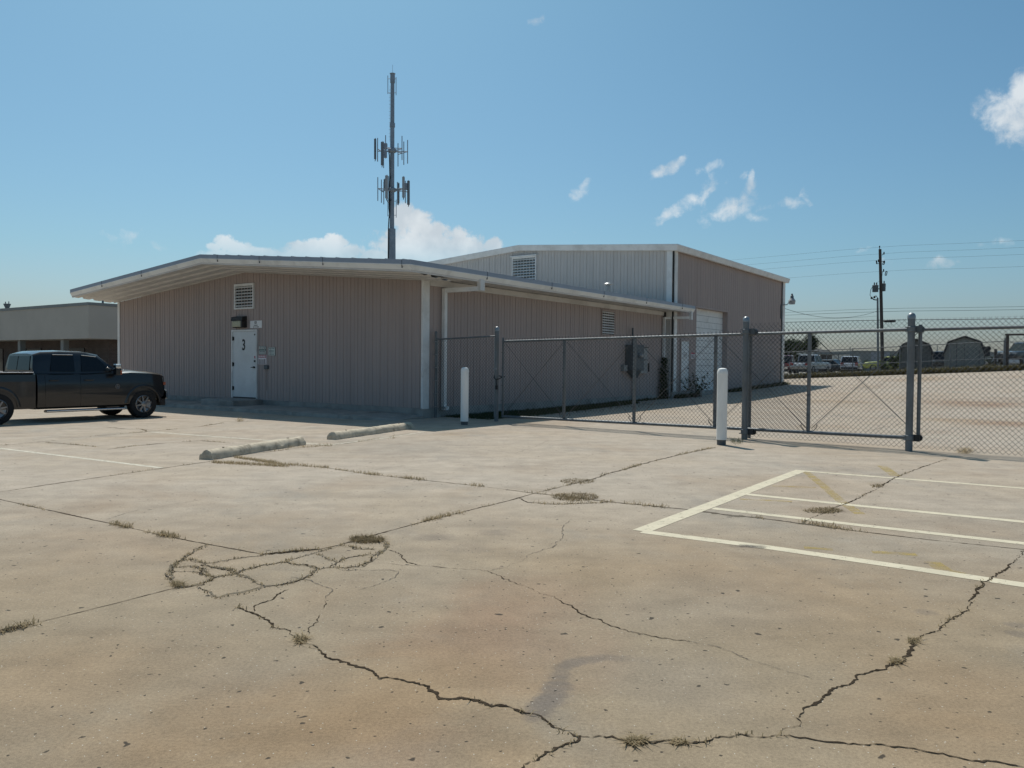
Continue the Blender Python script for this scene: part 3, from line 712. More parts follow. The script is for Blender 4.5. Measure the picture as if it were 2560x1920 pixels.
# roof vent pipes
def vent_pipe(u, v, h, r=.10):
    mb = MB(); z = zr(u)
    mb.lathe([(r, z - .05), (r, z + h)], (u, v, 0)); mb.lathe([(r * .4, z + h + .001), (r * 1.75, z + h + .02), (r * 1.8, z + h + .05), (r * 1.1, z + h + .10), (.01, z + h + .12)], (u, v, 0))
    mb.build('roof_vent_pipe', 'galv', bld, True, auto=40)
P1 = plane(1065, 655, V, R0.dot(V) + 6.0); vent_pipe(loc(P1).x, 6.0, .40, .15)
P1 = plane(1520, 728, V, R0.dot(V) + 12.5); vent_pipe(loc(P1).x, 12.5, .50, .10)
# sidewalk under the gable eave
mb = MB()
mb.loft([[(W0, -1.7, -.05), (W0, -1.66, .10), (W0, -.04, .12), (W0, -.04, -.05)], [(-.9, -1.7, -.05), (-.9, -1.66, .10), (-.9, -.04, .12), (-.9, -.04, -.05)], [(.1, -1.2, -.05), (.1, -1.16, .0), (.1, -.04, .06), (.1, -.04, -.05)]])
o = mb.build('sidewalk', 'kerb'); o.location = R0; o.rotation_euler = (0, 0, RZ); tag(o, kind='structure')
# wall lamp, signs and call box
lp = thing('wall_lamp', 'dark bronze wall pack lamp with yellowed lens above the numbered door', 'wall lamp', bw(-8.06, 0, 2.83), RZ)
mb = MB(); mb.loft([[(-.30, -.002, .19), (-.30, -.19, .16), (-.30, -.22, .03), (-.30, -.002, .03)], [(.30, -.002, .19), (.30, -.19, .16), (.30, -.22, .03), (.30, -.002, .03)]])
mb.box(.22, .30, -.21, -.002, -.19, .03); mb.box(-.30, -.26, -.15, -.002, -.19, .03); mb.box(-.22, .22, -.05, -.002, -.20, .02); mb.build('housing', 'bronze', lp, bevel=.012)
mb = MB(); mb.box(-.255, .218, -.205, -.055, -.17, .028); mb.build('lens', 'lens', lp, bevel=.02)
sg = thing('address_sign', 'small white sign with black number right of the wall lamp', 'sign', bw(-7.28, 0, 2.735), RZ)
mb = MB(); mb.box(-.305, .305, -.018, -.002, -.12, .12); mb.build('sign_plate', 'signW', sg)
text('sign_number', '103', .115, (-.02, -.019, .055), (PI / 2, 0, 0), 'ink', sg, .8, .001, .003)
mb = MB()
for z, a, b in ((-.03, -.10, .09), (-.085, -.14, .14)):
    x = a
    while x < b: mb.box(x, x + random.uniform(.02, .04), -.0195, -.0185, z - .016, z + .016); x += .052
mb.build('sign_text_lines', 'ink', sg)
def notice(name, label, u0, u1, z0, z1, face, bands, v=0, axis='u'):
    c = ((u0 + u1) / 2, (z0 + z1) / 2); w2, h2 = (u1 - u0) / 2, (z1 - z0) / 2
    t = thing(name, label, 'sign', bw(c[0], v, c[1]) if axis == 'u' else bw(v, c[0], c[1]), RZ if axis == 'u' else RZ + PI / 2)
    mb = MB(); mb.box(-w2, w2, -.016, -.002, -h2, h2); mb.build('sign_plate', face, t)
    for nm, m, zz0, zz1, lines in bands:
        mb = MB()
        if lines:
            n = lines
            for i in range(n):
                z = zz1 - (i + .5) * (zz1 - zz0) / n; hh = (zz1 - zz0) / n * .26; x = -w2 * .82
                while x < w2 * .8:
                    l = random.uniform(.03, .09); e = min(x + l, w2 * .82); mb.box(x, e, -.0185, -.0172, z * h2 - hh * h2, z * h2 + hh * h2); x = e + .014
        else: mb.box(-w2 * .94, w2 * .94, -.017, -.0161, zz0 * h2, zz1 * h2)
        mb.build(nm, m, t)
    return t
notice('notice_sign', 'grey green notice sign nearest the door, above the red topped sign', -7.12, -6.77, 1.752, 2.02, 'signGd', [('sign_panel', 'signG', .25, .92, 0), ('sign_panel', 'signG', -.92, -.10, 0), ('sign_text_lines', 'ink', .28, .9, 3), ('sign_text_lines', 'ink', -.85, -.15, 2)])
notice('notice_sign', 'pale notice sign with four lines, standing alone right of the other two', -6.64, -6.30, 1.71, 1.98, 'signGd', [('sign_panel', 'signG', -.92, .92, 0), ('sign_text_lines', 'signGd', -.85, .45, 4), ('sign_heading', 'signGd', .5, .85, 1)])
notice('warning_sign', 'white notice with a crimson heading band beside the door', -7.17, -6.74, 1.43, 1.735, 'signP', [('sign_heading', 'signR', .40, .97, 0), ('sign_text_lines', 'ink', -.9, .05, 4), ('sign_heading_text', 'signW', .12, .92, 2)])
cb = thing('call_box', 'small grey call box on the wall below the crimson notice', 'call box', bw(-6.72, 0, 1.335), RZ)
mb = MB(); mb.box(-.09, .09, -.07, -.002, -.06, .07); mb.build('housing', 'elec', cb, bevel=.008)
mb = MB(); mb.tube((.0, -.03, -.06), (.0, -.03, -.75), .012, 8); mb.build('conduit', 'siding', cb)
# electrical gear on the side wall
el = thing('meter_cabinet', 'tall dark grey electrical meter cabinet on the side wall behind the gate', 'meter cabinet', bw(0, 12.35, 0), RZ)
mb = MB(); mb.box(.012, .42, -.42, .42, 1.30, 2.32); mb.build('cabinet', 'elec', el, bevel=.015)
mb = MB(); mb.box(.42, .44, -.38, .38, 1.36, 2.26); mb.build('cabinet_door', 'elec', el, bevel=.006)
mb = MB(); mb.loft([[(.02, -.36, 1.30), (.36, -.36, 1.30), (.36, .30, 1.30), (.02, .30, 1.30)], [(.02, .08, 1.0), (.2, .08, 1.0), (.2, .30, 1.0), (.02, .30, 1.0)]]); mb.build('cable_hood', 'elec', el)
mb = MB(); mb.tube((.11, .20, 1.0), (.11, .20, .1), .055, 12); mb.build('conduit', 'elec', el)
mb = MB(); mb.tube((.16, -.1, 2.32), (.16, -.1, 3.0), .04, 10); mb.build('conduit', 'elec', el)
mb = MB(); mb.lathe([(.10, 0), (.10, .12), (.07, .16)], (.42, 0, 1.9), 'x'); mb.build('meter_glass', 'lamp_glass', el, True, auto=40)
mb = MB(); mb.box(.012, .16, -.78, -.50, 1.28, 1.52); mb.tube((.08, -.5, 1.38), (.08, -.42, 1.45), .02); mb.build('junction_box', 'elec2', el, bevel=.01)
el = thing('breaker_panel', 'pale flat breaker panel right of the dark meter cabinet', 'breaker panel', bw(0, 13.3, 0), RZ)
mb = MB(); mb.box(.012, .17, -.42, .30, 1.75, 2.24); mb.build('upper_box', 'elec2', el, bevel=.01)
mb = MB(); mb.box(.012, .15, -.42, .36, 1.18, 1.72); mb.build('lower_box', 'elec2', el, bevel=.01)
mb = MB(); mb.box(.012, .2, -.43, .34, 2.24, 2.262); mb.build('drip_edge', 'dark', el)
mb = MB(); mb.box(.012, .19, -.4, .1, 1.725, 1.745); mb.build('drip_edge', 'dark', el)
mb = MB(); mb.box(.15, .2, .38, .42, 1.25, 1.6); mb.build('switch_handle', 'black', el)
# ------------------------------------------------------------------ tall building behind
B0, B1, BV0, BV1, BR = -15.6, .40, 15.5, 31.1, -7.6
def zb(u): return 7.27 - abs(u - BR) * .0735
big = thing('warehouse_building', 'taller beige ribbed metal building with roll up door behind the low one', 'building', R0, RZ)
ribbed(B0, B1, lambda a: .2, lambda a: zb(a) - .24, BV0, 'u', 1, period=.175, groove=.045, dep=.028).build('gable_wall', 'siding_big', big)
GV0, GV1, GZ0, GZ1 = 18.06, 21.99, .36, 4.17
w = merge(ribbed(BV0, GV0, lambda a: .38, lambda a: 6.48, B1, 'v', -1), ribbed(GV0, GV1, lambda a: GZ1, lambda a: 6.48, B1, 'v', -1), ribbed(GV1, BV1, lambda a: .38, lambda a: 6.48, B1, 'v', -1))
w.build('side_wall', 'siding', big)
mb = MB(); mb.box(B0, B0 + .02, BV0 + .1, BV1, .2, 6.4); mb.box(B0, B1 - .05, BV1 - .03, BV1, .2, 6.4); mb.build('far_wall', 'siding_big', big)
mb = MB(); mb.box(.2, B1 + .02, BV0, GV0, -.2, .378); mb.box(.2, B1 + .02, GV1, BV1 + .02, -.2, .378); mb.box(.1, B1 + .05, GV0, GV1, -.2, .355); mb.build('foundation', 'found', big)
mb = MB()
for a, b in ((B0 - .2, BR), (BR, B1 + .22)):
    vs = [(a, BV0 - .16, zb(a)), (b, BV0 - .16, zb(b)), (b, BV1 + .16, zb(b)), (a, BV1 + .16, zb(a))]
    mb.add(vs + [(x, y, z - .05) for x, y, z in vs], [(0, 1, 2, 3), (7, 6, 5, 4), (0, 4, 5, 1), (1, 5, 6, 2), (2, 6, 7, 3), (3, 7, 4, 0)])
mb.build('roof', 'roof', big)
mb = MB(); rings = []
for u, v, (ox, oy) in ((B0 - .2, BV0 - .16, (-1, -1)), (BR, BV0 - .16, (0, -1)), (B1 + .22, BV0 - .16, (1, -1)), (B1 + .22, BV1 + .16, (1, 1))):
    rings.append([(u + ox * o, v + oy * o, zb(u) + dz) for o, dz in ((-.04, .012), (.05, .012), (.05, -.04), (.0, -.25), (-.14, -.25), (-.14, -.2), (-.05, -.2))])
mb.loft(rings); mb.build('fascia', 'white', big)
mb = MB(); mb.box(B1 - .28, B1 - .03, BV0 - .06, BV0 - .001, 3.6, 6.5); mb.box(B1, B1 + .05, BV0 + .08, BV0 + .36, .38, 6.5); mb.build('corner_trim', 'white', big)
mb = MB(); mb.box(B1 - .03, B1 + .01, BV0 - .02, BV0 + .08, .38, 6.5); mb.build('corner_gap', 'dark', big)
mb = MB(); mb.box(B1 + .002, B1 + .06, BV1 - .36, BV1 + .03, .38, 6.46); mb.build('corner_trim', 'white', big)
mb = MB(); mb.box(B1 + .002, B1 + .02, BV1 - .5, BV1 - .37, .38, 6.46); mb.build('corner_gap', 'dark', big)
louvre(big, 'wall_vent', -8.05, -6.62, 4.45, 6.72, BV0, 'u', -1, 16, fw=.06, proud=.10, hood=True, back='elec', slat='fascia')
# roll-up door
mb = MB(); mb.box(B1 - .30, B1 - .25, GV0 - .05, GV1 + .05, GZ0, GZ1); gd = mb.build('roll_up_door', 'white', big)
mb = MB(); n = 13
for i in range(1, n):
    z = GZ0 + (GZ1 - GZ0) * i / n; mb.box(B1 - .252, B1 - .246, GV0, GV1, z - .007, z + .007)
mb.build('door_seam', 'panel_dark', gd)
mb = MB(); mb.box(B1 - .3, B1 + .012, GV1, GV1 + .10, GZ0, GZ1 + .08); mb.box(B1 - .3, B1 + .012, GV0 - .1, GV0, GZ0, GZ1 + .08); mb.box(B1 - .3, B1 + .012, GV0, GV1, GZ1, GZ1 + .08); mb.build('door_jamb', 'siding', gd)
d = MB(); d.box(B1 + .002, B1 + .05, 16.30, 16.37, .40, 2.68); d.box(B1 + .002, B1 + .05, 17.22, 17.29, .40, 2.68); d.box(B1 + .002, B1 + .05, 16.37, 17.22, 2.60, 2.68)
fr = MB(); fr.box(B1 + .002, B1 + .03, 16.375, 17.215, .42, 2.595); sd = fr.build('door', 'door', big); d.build('door_frame', 'siding', sd)
mb = MB(); mb.tube((B1 + .03, 17.1, 1.4), (B1 + .1, 17.1, 1.4), .03); mb.build('handle', 'bronze', sd)
notice('door_notice', 'small white notice on the side door of the taller building', 16.6, 17.0, 1.84, 2.14, 'signW', [('sign_text_lines', 'ink', -.8, .8, 4)], B1 + .034, 'v')
notice('warning_sign', 'pink and white notice between the side door and the roll up door', 17.48, 17.95, 1.84, 2.12, 'signP', [('sign_heading', 'signR', .45, .97, 0), ('sign_text_lines', 'ink', -.8, .3, 3)], B1 + .004, 'v')
# yard lamp on the far corner
yl = thing('yard_lamp', 'barn style yard lamp on a short arm at the far corner of the taller building', 'yard lamp', bw(B1 + .06, BV1 - .6, 5.1), RZ)
e = loc(at(1980, 745, bw(B1, BV1 + .2).y)) - Vector((B1 + .06, BV1 - .6, 5.1))
mb = MB(); mb.pipe([(0, 0, -.35), (0, 0, 0), (e.x * .5, e.y * .5, .04), (e.x, e.y, e.z - .02)], .025); mb.build('arm', 'galvpost', yl)
mb = MB(); mb.lathe([(.02, .26), (.05, .25), (.06, .15), (.09, .13), (.10, .0), (.12, -.03)], (e.x, e.y, e.z)); mb.build('lamp_head', 'galvpost', yl, True, auto=40)
mb = MB(); mb.lathe([(.12, -.031), (.21, -.17), (.20, -.19), (.17, -.37), (.02, -.38)], (e.x, e.y, e.z)); mb.build('lens', 'panel', yl, True, auto=40)
# conduit on corner
mb = MB(); mb.tube((B1 + .04, BV1 - .66, 4.3), (B1 + .04, BV1 - .66, 5.1), .03); mb.build('conduit', 'elec', yl).matrix_parent_inverse = Matrix.Translation((-(B1 + .06), -(BV1 - .6), -5.1))
# ------------------------------------------------------------------ fences and sliding gate
GA, GB = bw(2.25, .42), bw(12.28, -.42)
GD = (GB - GA).normalized(); GRZ = math.atan2(GD.y, GD.x)
def fabric(L, z0, z1, w=.092, r=.0033, knuckle=True, n=5, sag=.006, zf=None):
    """woven diamond mesh in the local x-z plane"""
    mb = MB(); h = z1 - z0; off = [random.uniform(0, 6.28) for _ in range(6)]
    def pt(x, z): return Vector((x, sag * (math.sin(x * 2.1 + off[0]) + .6 * math.sin(z * 5 + off[1] + x)) , z + .006 * math.sin(x * 1.3 + off[2])))
    for sg in (1, -1):
        x = -h if sg > 0 else 0
        end = L if sg > 0 else L + h
        x = math.floor(x / w) * w
        while x < end:
            a = (x, 0); b = (x + sg * h, h)          # bottom, top
            t0, t1 = 0.0, 1.0
            xs = sorted(((-a[0]) / (sg * h), (L - a[0]) / (sg * h)))
            t0 = max(t0, xs[0]); t1 = min(t1, xs[1])
            if t1 - t0 > .01:
                k = max(1, int(n * (t1 - t0) + .5)); P = [pt(a[0] + sg * h * (t0 + (t1 - t0) * i / k), z0 + h * (t0 + (t1 - t0) * i / k)) for i in range(k + 1)]
                for p, q in zip(P, P[1:]): mb.tube(p, q, r, 3, cap=False)
                if knuckle and t1 > .999:
                    q = P[-1]; mb.tube(q, q + Vector((sg * .012, 0, .016)), r, 3); mb.tube(q + Vector((sg * .012, 0, .014)), q + Vector((-sg * .004, 0, .05)), r, 3)
            x += w
    return mb
def post(name, label, s, top, r, off=0, group=None, cat='fence post', flare=1.12):
    p = GA + GD * s + Vector((GD.y, -GD.x, 0)) * off; p.z = gzw(p)
    t = thing(name, label, cat, p, GRZ, group)
    mb = MB(); mb.tube((0, 0, -.05), (0, 0, top - .06), r, 20); mb.build('post', 'galvpost', t, True, auto=40)
    mb = MB(); mb.lathe([(r * flare, top - .075), (r * flare, top - .02), (r * .85, top + .02), (r * .3, top + .04), (.002, top + .043)]); mb.build('post_cap', 'galv', t, True, auto=50)
    return t
def roller(t, z, side=1, r=.06):
    mb = MB()
    mb.lathe([(.065, z - .05), (.075, z - .04), (.075, z + .04), (.065, z + .05)]); mb.box(-.09, .0, -.07, .07, z - .045, z - .03); mb.box(-.09, 0, -.07, .07, z + .03, z + .045)
    mb.build('clamp', 'galvpost', t, True, auto=30)
    mb = MB(); mb.lathe([(.04, -.04), (.066, -.036), (.05, 0), (.066, .036), (.04, .04)], (.13, .10, z), 'y', 18); mb.box(.05, .17, .02, .06, z - .06, z + .06); mb.build('roller', 'elec' if z > 1 else 'fitting', t, True, auto=40)
LP = post('latch_post', 'galvanised latch post with a chain and padlock, left end of the gate', .0, 2.45, .055, .03)
mb = MB(); mb.box(-.055, .055, -.07, -.052, 1.36, 1.41); mb.build('reflector_plate', 'alloy', LP)
RG = 'gate posts with rollers'
RM = post('roller_post', 'galvanised roller post right beside the taller white bollard', 6.91, 2.49, .062, .13, RG); roller(RM, 2.22); roller(RM, .16)
RR = post('roller_post', 'galvanised roller post nearest the camera, at the tail of the sliding gate', 10.04, 2.46, .062, .13, RG); roller(RR, 2.2); roller(RR, .24)
# gate leaf
gt = thing('sliding_gate', 'long galvanised chain link sliding gate with crossed brace cables', 'gate', GA, GRZ)
UPX = [.19, 2.18, 4.18, 6.18, 8.17, 10.16]
def zt(s): return 2.10 + .0105 * s
def zl(s): return .14 + .0095 * s
mb = MB()
mb.tube((UPX[0], 0, zt(0)), (UPX[-1], 0, zt(10)), .031, 12); mb.tube((UPX[0], 0, zl(0)), (UPX[-1], 0, zl(10)), .034, 12)
mb.tube((UPX[0], 0, zl(0) - .03), (UPX[0], 0, zt(0) + .1), .03, 12); mb.tube((UPX[-1], 0, zl(10) - .03), (UPX[-1], 0, zt(10) + .08), .033, 12)
mb.build('frame', 'galvpost', gt, True, auto=50)
for s in UPX[1:-1]:
    mb = MB(); mb.box(s - .03, s + .03, -.03, .03, zl(s) + .03, zt(s) - .028); mb.build('upright', 'galvpost', gt, bevel=.006)
for a, b in zip(UPX, UPX[1:]):
    mb = MB()
    for p, q in (((a + .05, zl(a) + .08), (b - .05, zt(b) - .06)), ((a + .05, zt(a) - .06), (b - .05, zl(b) + .08))):
        mb.tube((p[0], .036, p[1]), (q[0], .036, q[1]), .006, 6)
    for x, sg in ((a + .05, 1), (b - .05, -1)):
        mb.pipe([(x - sg * .04, .036, zl(x) + .02), (x + sg * .04, .036, zl(x) + .03), (x + sg * .11, .036, zl(x) + .11), (x + sg * .10, .036, zl(x) + .16)], .008, 6)
    mb.build('brace_cable', 'wire', gt)
f = fabric(UPX[4] - UPX[0], .16, 2.13); fo = f.build('mesh', 'wire', gt); fo.location = (UPX[0], -.036, 0); fo.rotation_euler = (0, -.0100, 0)
for s in frange(.4, 8, .55):
    mb = MB(); mb.tube((s, 0, zt(s) - .03), (s, -.036, zt(s) - .0), .008, 5); mb.build('tie_wire', 'wire', gt)
    mb = MB(); mb.tube((s, 0, zl(s) + .03), (s, -.036, zl(s)), .008, 5); mb.build('tie_wire', 'wire', gt)
for s in UPX[:5]:
    for z in (.55, .95, 1.4, 1.8):
        mb = MB(); mb.tube((s - .034, -.036, z), (s + .034, -.036, z + .01), .006, 5); mb.build('tie_wire', 'wire', gt)
# chain with padlock
ch = thing('chain_and_padlock', 'dark chain with a hanging padlock looped round the latch post', 'padlock', GA + Vector((0, 0, 1.12)), GRZ)
mb = MB(); pts = [(-.07, -.02, .10), (-.05, -.085, .03), (.03, -.09, -.02), (.10, -.05, .0), (.19, -.02, .05), (.23, .02, .06), (.19, .05, .05), (.05, .05, .07), (-.07, -.02, .10)]
mb.pipe(pts, .014, 6); mb.build('chain', 'fitting', ch)
mb = MB(); mb.pipe([(.03, -.085, -.02), (.035, -.09, -.10), (.06, -.09, -.17)], .013, 6); mb.box(.02, .085, -.11, -.07, -.28, -.17); mb.build('padlock', 'black', ch, bevel=.006)
# short fixed panel between the building and the latch post
A = bw(.13, .40); L = (GA - A).length; dd = (GA - A).normalized()
t = thing('chain_link_fence', 'short chain link panel between the low building corner and the latch post', 'fence', A, math.atan2(dd.y, dd.x))
mb = MB(); mb.tube((0, 0, -.05), (0, 0, 2.36), .038, 14); mb.lathe([(.042, 2.34), (.042, 2.37), (.02, 2.40), (.002, 2.405)]); mb.build('post', 'galvpost', t, True, auto=40)
mb = MB(); mb.tube((.03, 0, 2.18), (L - .05, 0, 2.24), .022, 10); mb.build('top_rail', 'galvpost', t, True, auto=40)
fabric(L - .06, .06, 2.2, knuckle=False).build('mesh', 'wire', t)
mb = MB(); mb.box(L - .10, L - .085, -.01, .004, .1, 2.2); mb.box(.06, .075, -.01, .004, .1, 2.2)
for z in frange(.3, 2.1, .36): mb.box(-.042, .08, -.05, -.035, z, z + .025)
mb.build('tension_bar', 'galv', t)
# fixed run from the middle roller post to beyond the frame
A = GA + GD * 6.86 + Vector((GD.y, -GD.x, 0)) * -.16; L = 22
t = thing('chain_link_fence', 'chain link fence running behind the gate tail and off past the nearest roller post', 'fence', A, GRZ)
fabric(L, .03, 2.36).build('mesh', 'wire', t)
mb = MB(); mb.tube((0, .04, 2.19), (L, .04, 2.30), .028, 12); mb.build('top_rail', 'galvpost', t, True, auto=40)
for s in (.0, 6.6, 9.7, 12.8, 15.9, 19):
    mb = MB(); mb.tube((s, .05, -.1), (s, .05, 2.25), .036, 14); mb.build('post', 'galvpost', t, True, auto=40)
# ------------------------------------------------------------------ bollards and wheel stops
def bollard(label, x, y, h, base):
    p = G(x, y); t = thing('bollard', label, 'bollard', p, random.uniform(0, 3), 'white bollards in front of the gate')
    mb = MB(); r = .098
    mb.lathe([(r, base), (r, h - .12), (r * 1.03, h - .118), (r * 1.03, h - .09), (r * .97, h - .055), (r * .8, h - .02), (r * .45, h - .003), (.002, h)], n=32); mb.build('sleeve', 'bollard', t, True, auto=35)
    mb = MB(); mb.lathe([(r * .86, -.02), (r * .86, base + .02)], n=24); mb.build('steel_base', 'bollard_base', t, True, auto=35)
bollard('white bollard beside the nearer roller post, with a grey foot', 1803.5, 1112, 1.47, .10)
bollard('white bollard in the building shadow left of the latch post', 1161, 1062, 1.42, .085)
def wheel_stop(a, b, label, flip):
    A = G(*a); B = G(*b); d = B - A; L = d.length
    t = thing('wheel_stop', label, 'wheel stop', A, math.atan2(d.y, d.x), 'concrete wheel stops')
    prof = [(-.115, 0), (-.112, .045), (-.097, .085), (-.072, .118), (-.038, .14), (0, .148), (.038, .14), (.072, .118), (.097, .085), (.112, .045), (.115, 0)]
    mb = MB(); rings = []
    for i in range(25):
        x = L * i / 24; e = .55 if i in (0, 24) else 1.0
        rings.append([(x + random.gauss(0, .006), y + random.gauss(0, .0045), max(-.004, z * (e if z > .1 else 1) + (random.gauss(0, .004) if z > 0 else 0))) for y, z in prof])
    rings[1] = [(x - L / 24 * .75, y, z) for x, y, z in rings[1]]; rings[23] = [(x + L / 24 * .75, y, z) for x, y, z in rings[23]]
    mb.loft(rings); o = mb.build('block', 'stop', t, True, auto=38)
    mb = MB()
    for x in (L * .16, L * .84): mb.lathe([(.018, .148), (.018, .156), (.002, .158)], (x, 0, 0), n=8)
    mb.build('anchor_pin', 'rust', t)
wheel_stop((514, 1149), (752, 1111), 'chipped concrete wheel stop nearest the camera, weeds along its foot', 0)
wheel_stop((829, 1099), (1024, 1071), 'concrete wheel stop with its far end in the building shadow', 1)
# ------------------------------------------------------------------ parked crew cab truck
def wheel(parent, x, y, r, w, side, rim='alloy', spokes=8, name='wheel'):
    """side=+1: outer face towards -y (the right side of the car)"""
    s = -side
    mb = MB(); rr = r * .63
    mb.lathe([(rr, -w * .5), (r * .93, -w * .5), (r, -w * .36), (r, w * .36), (r * .93, w * .5), (rr, w * .5)], (x, y, r), 'y', 32, False)
    wo = mb.build(name, 'tyre', parent, True, auto=45)
    mb = MB(); yo = y + s * w * .5
    mb.lathe([(rr, -w * .45 * s), (rr, w * .47 * s), (rr * .93, w * .49 * s), (rr * .9, w * .30 * s), (rr * .4, w * .18 * s)], (x, y, r), 'y', 32); 
    mb.build('rim', rim, wo, True, auto=40)
    mb = MB()
    for i in range(spokes):
        a = 2 * PI * i / spokes + .2; c, sn = math.cos(a), math.sin(a); px, pz = -sn, c
        q = []
        for rad_, ww in ((.2, .055), (.9, .035)):
            q += [(x + c * rr * rad_ + px * rr * ww * 2, r + sn * rr * rad_ + pz * rr * ww * 2), (x + c * rr * rad_ - px * rr * ww * 2, r + sn * rr * rad_ - pz * rr * ww * 2)]
        mb.prism([(q[i_][0], y + s * w * .42, q[i_][1]) for i_ in (0, 1, 3, 2)], (0, s * w * .06, 0))
    mb.lathe([(rr * .3, w * .40 * s), (rr * .3, w * .50 * s), (rr * .18, w * .53 * s), (.002, w * .53 * s)], (x, y, r), 'y', 16)
    mb.build('spokes', rim, wo, True, auto=30)
    return wo
def cut(o, cutters):
    for (x, z, r, y0, y1) in cutters:
        mb = MB(); mb.lathe([(r, y0), (r, y1)], (x, 0, z), 'y', 36); c = mb.build('cutter', 'dark')
        m = o.modifiers.new('b', 'BOOLEAN'); m.operation = 'DIFFERENCE'; m.solver = 'EXACT'; m.object = c
        bpy.context.view_layer.update()
        ev = o.evaluated_get(bpy.context.evaluated_depsgraph_get()); me = bpy.data.meshes.new_from_object(ev)
        o.modifiers.clear(); o.data = me; bpy.data.objects.remove(c)
    return o
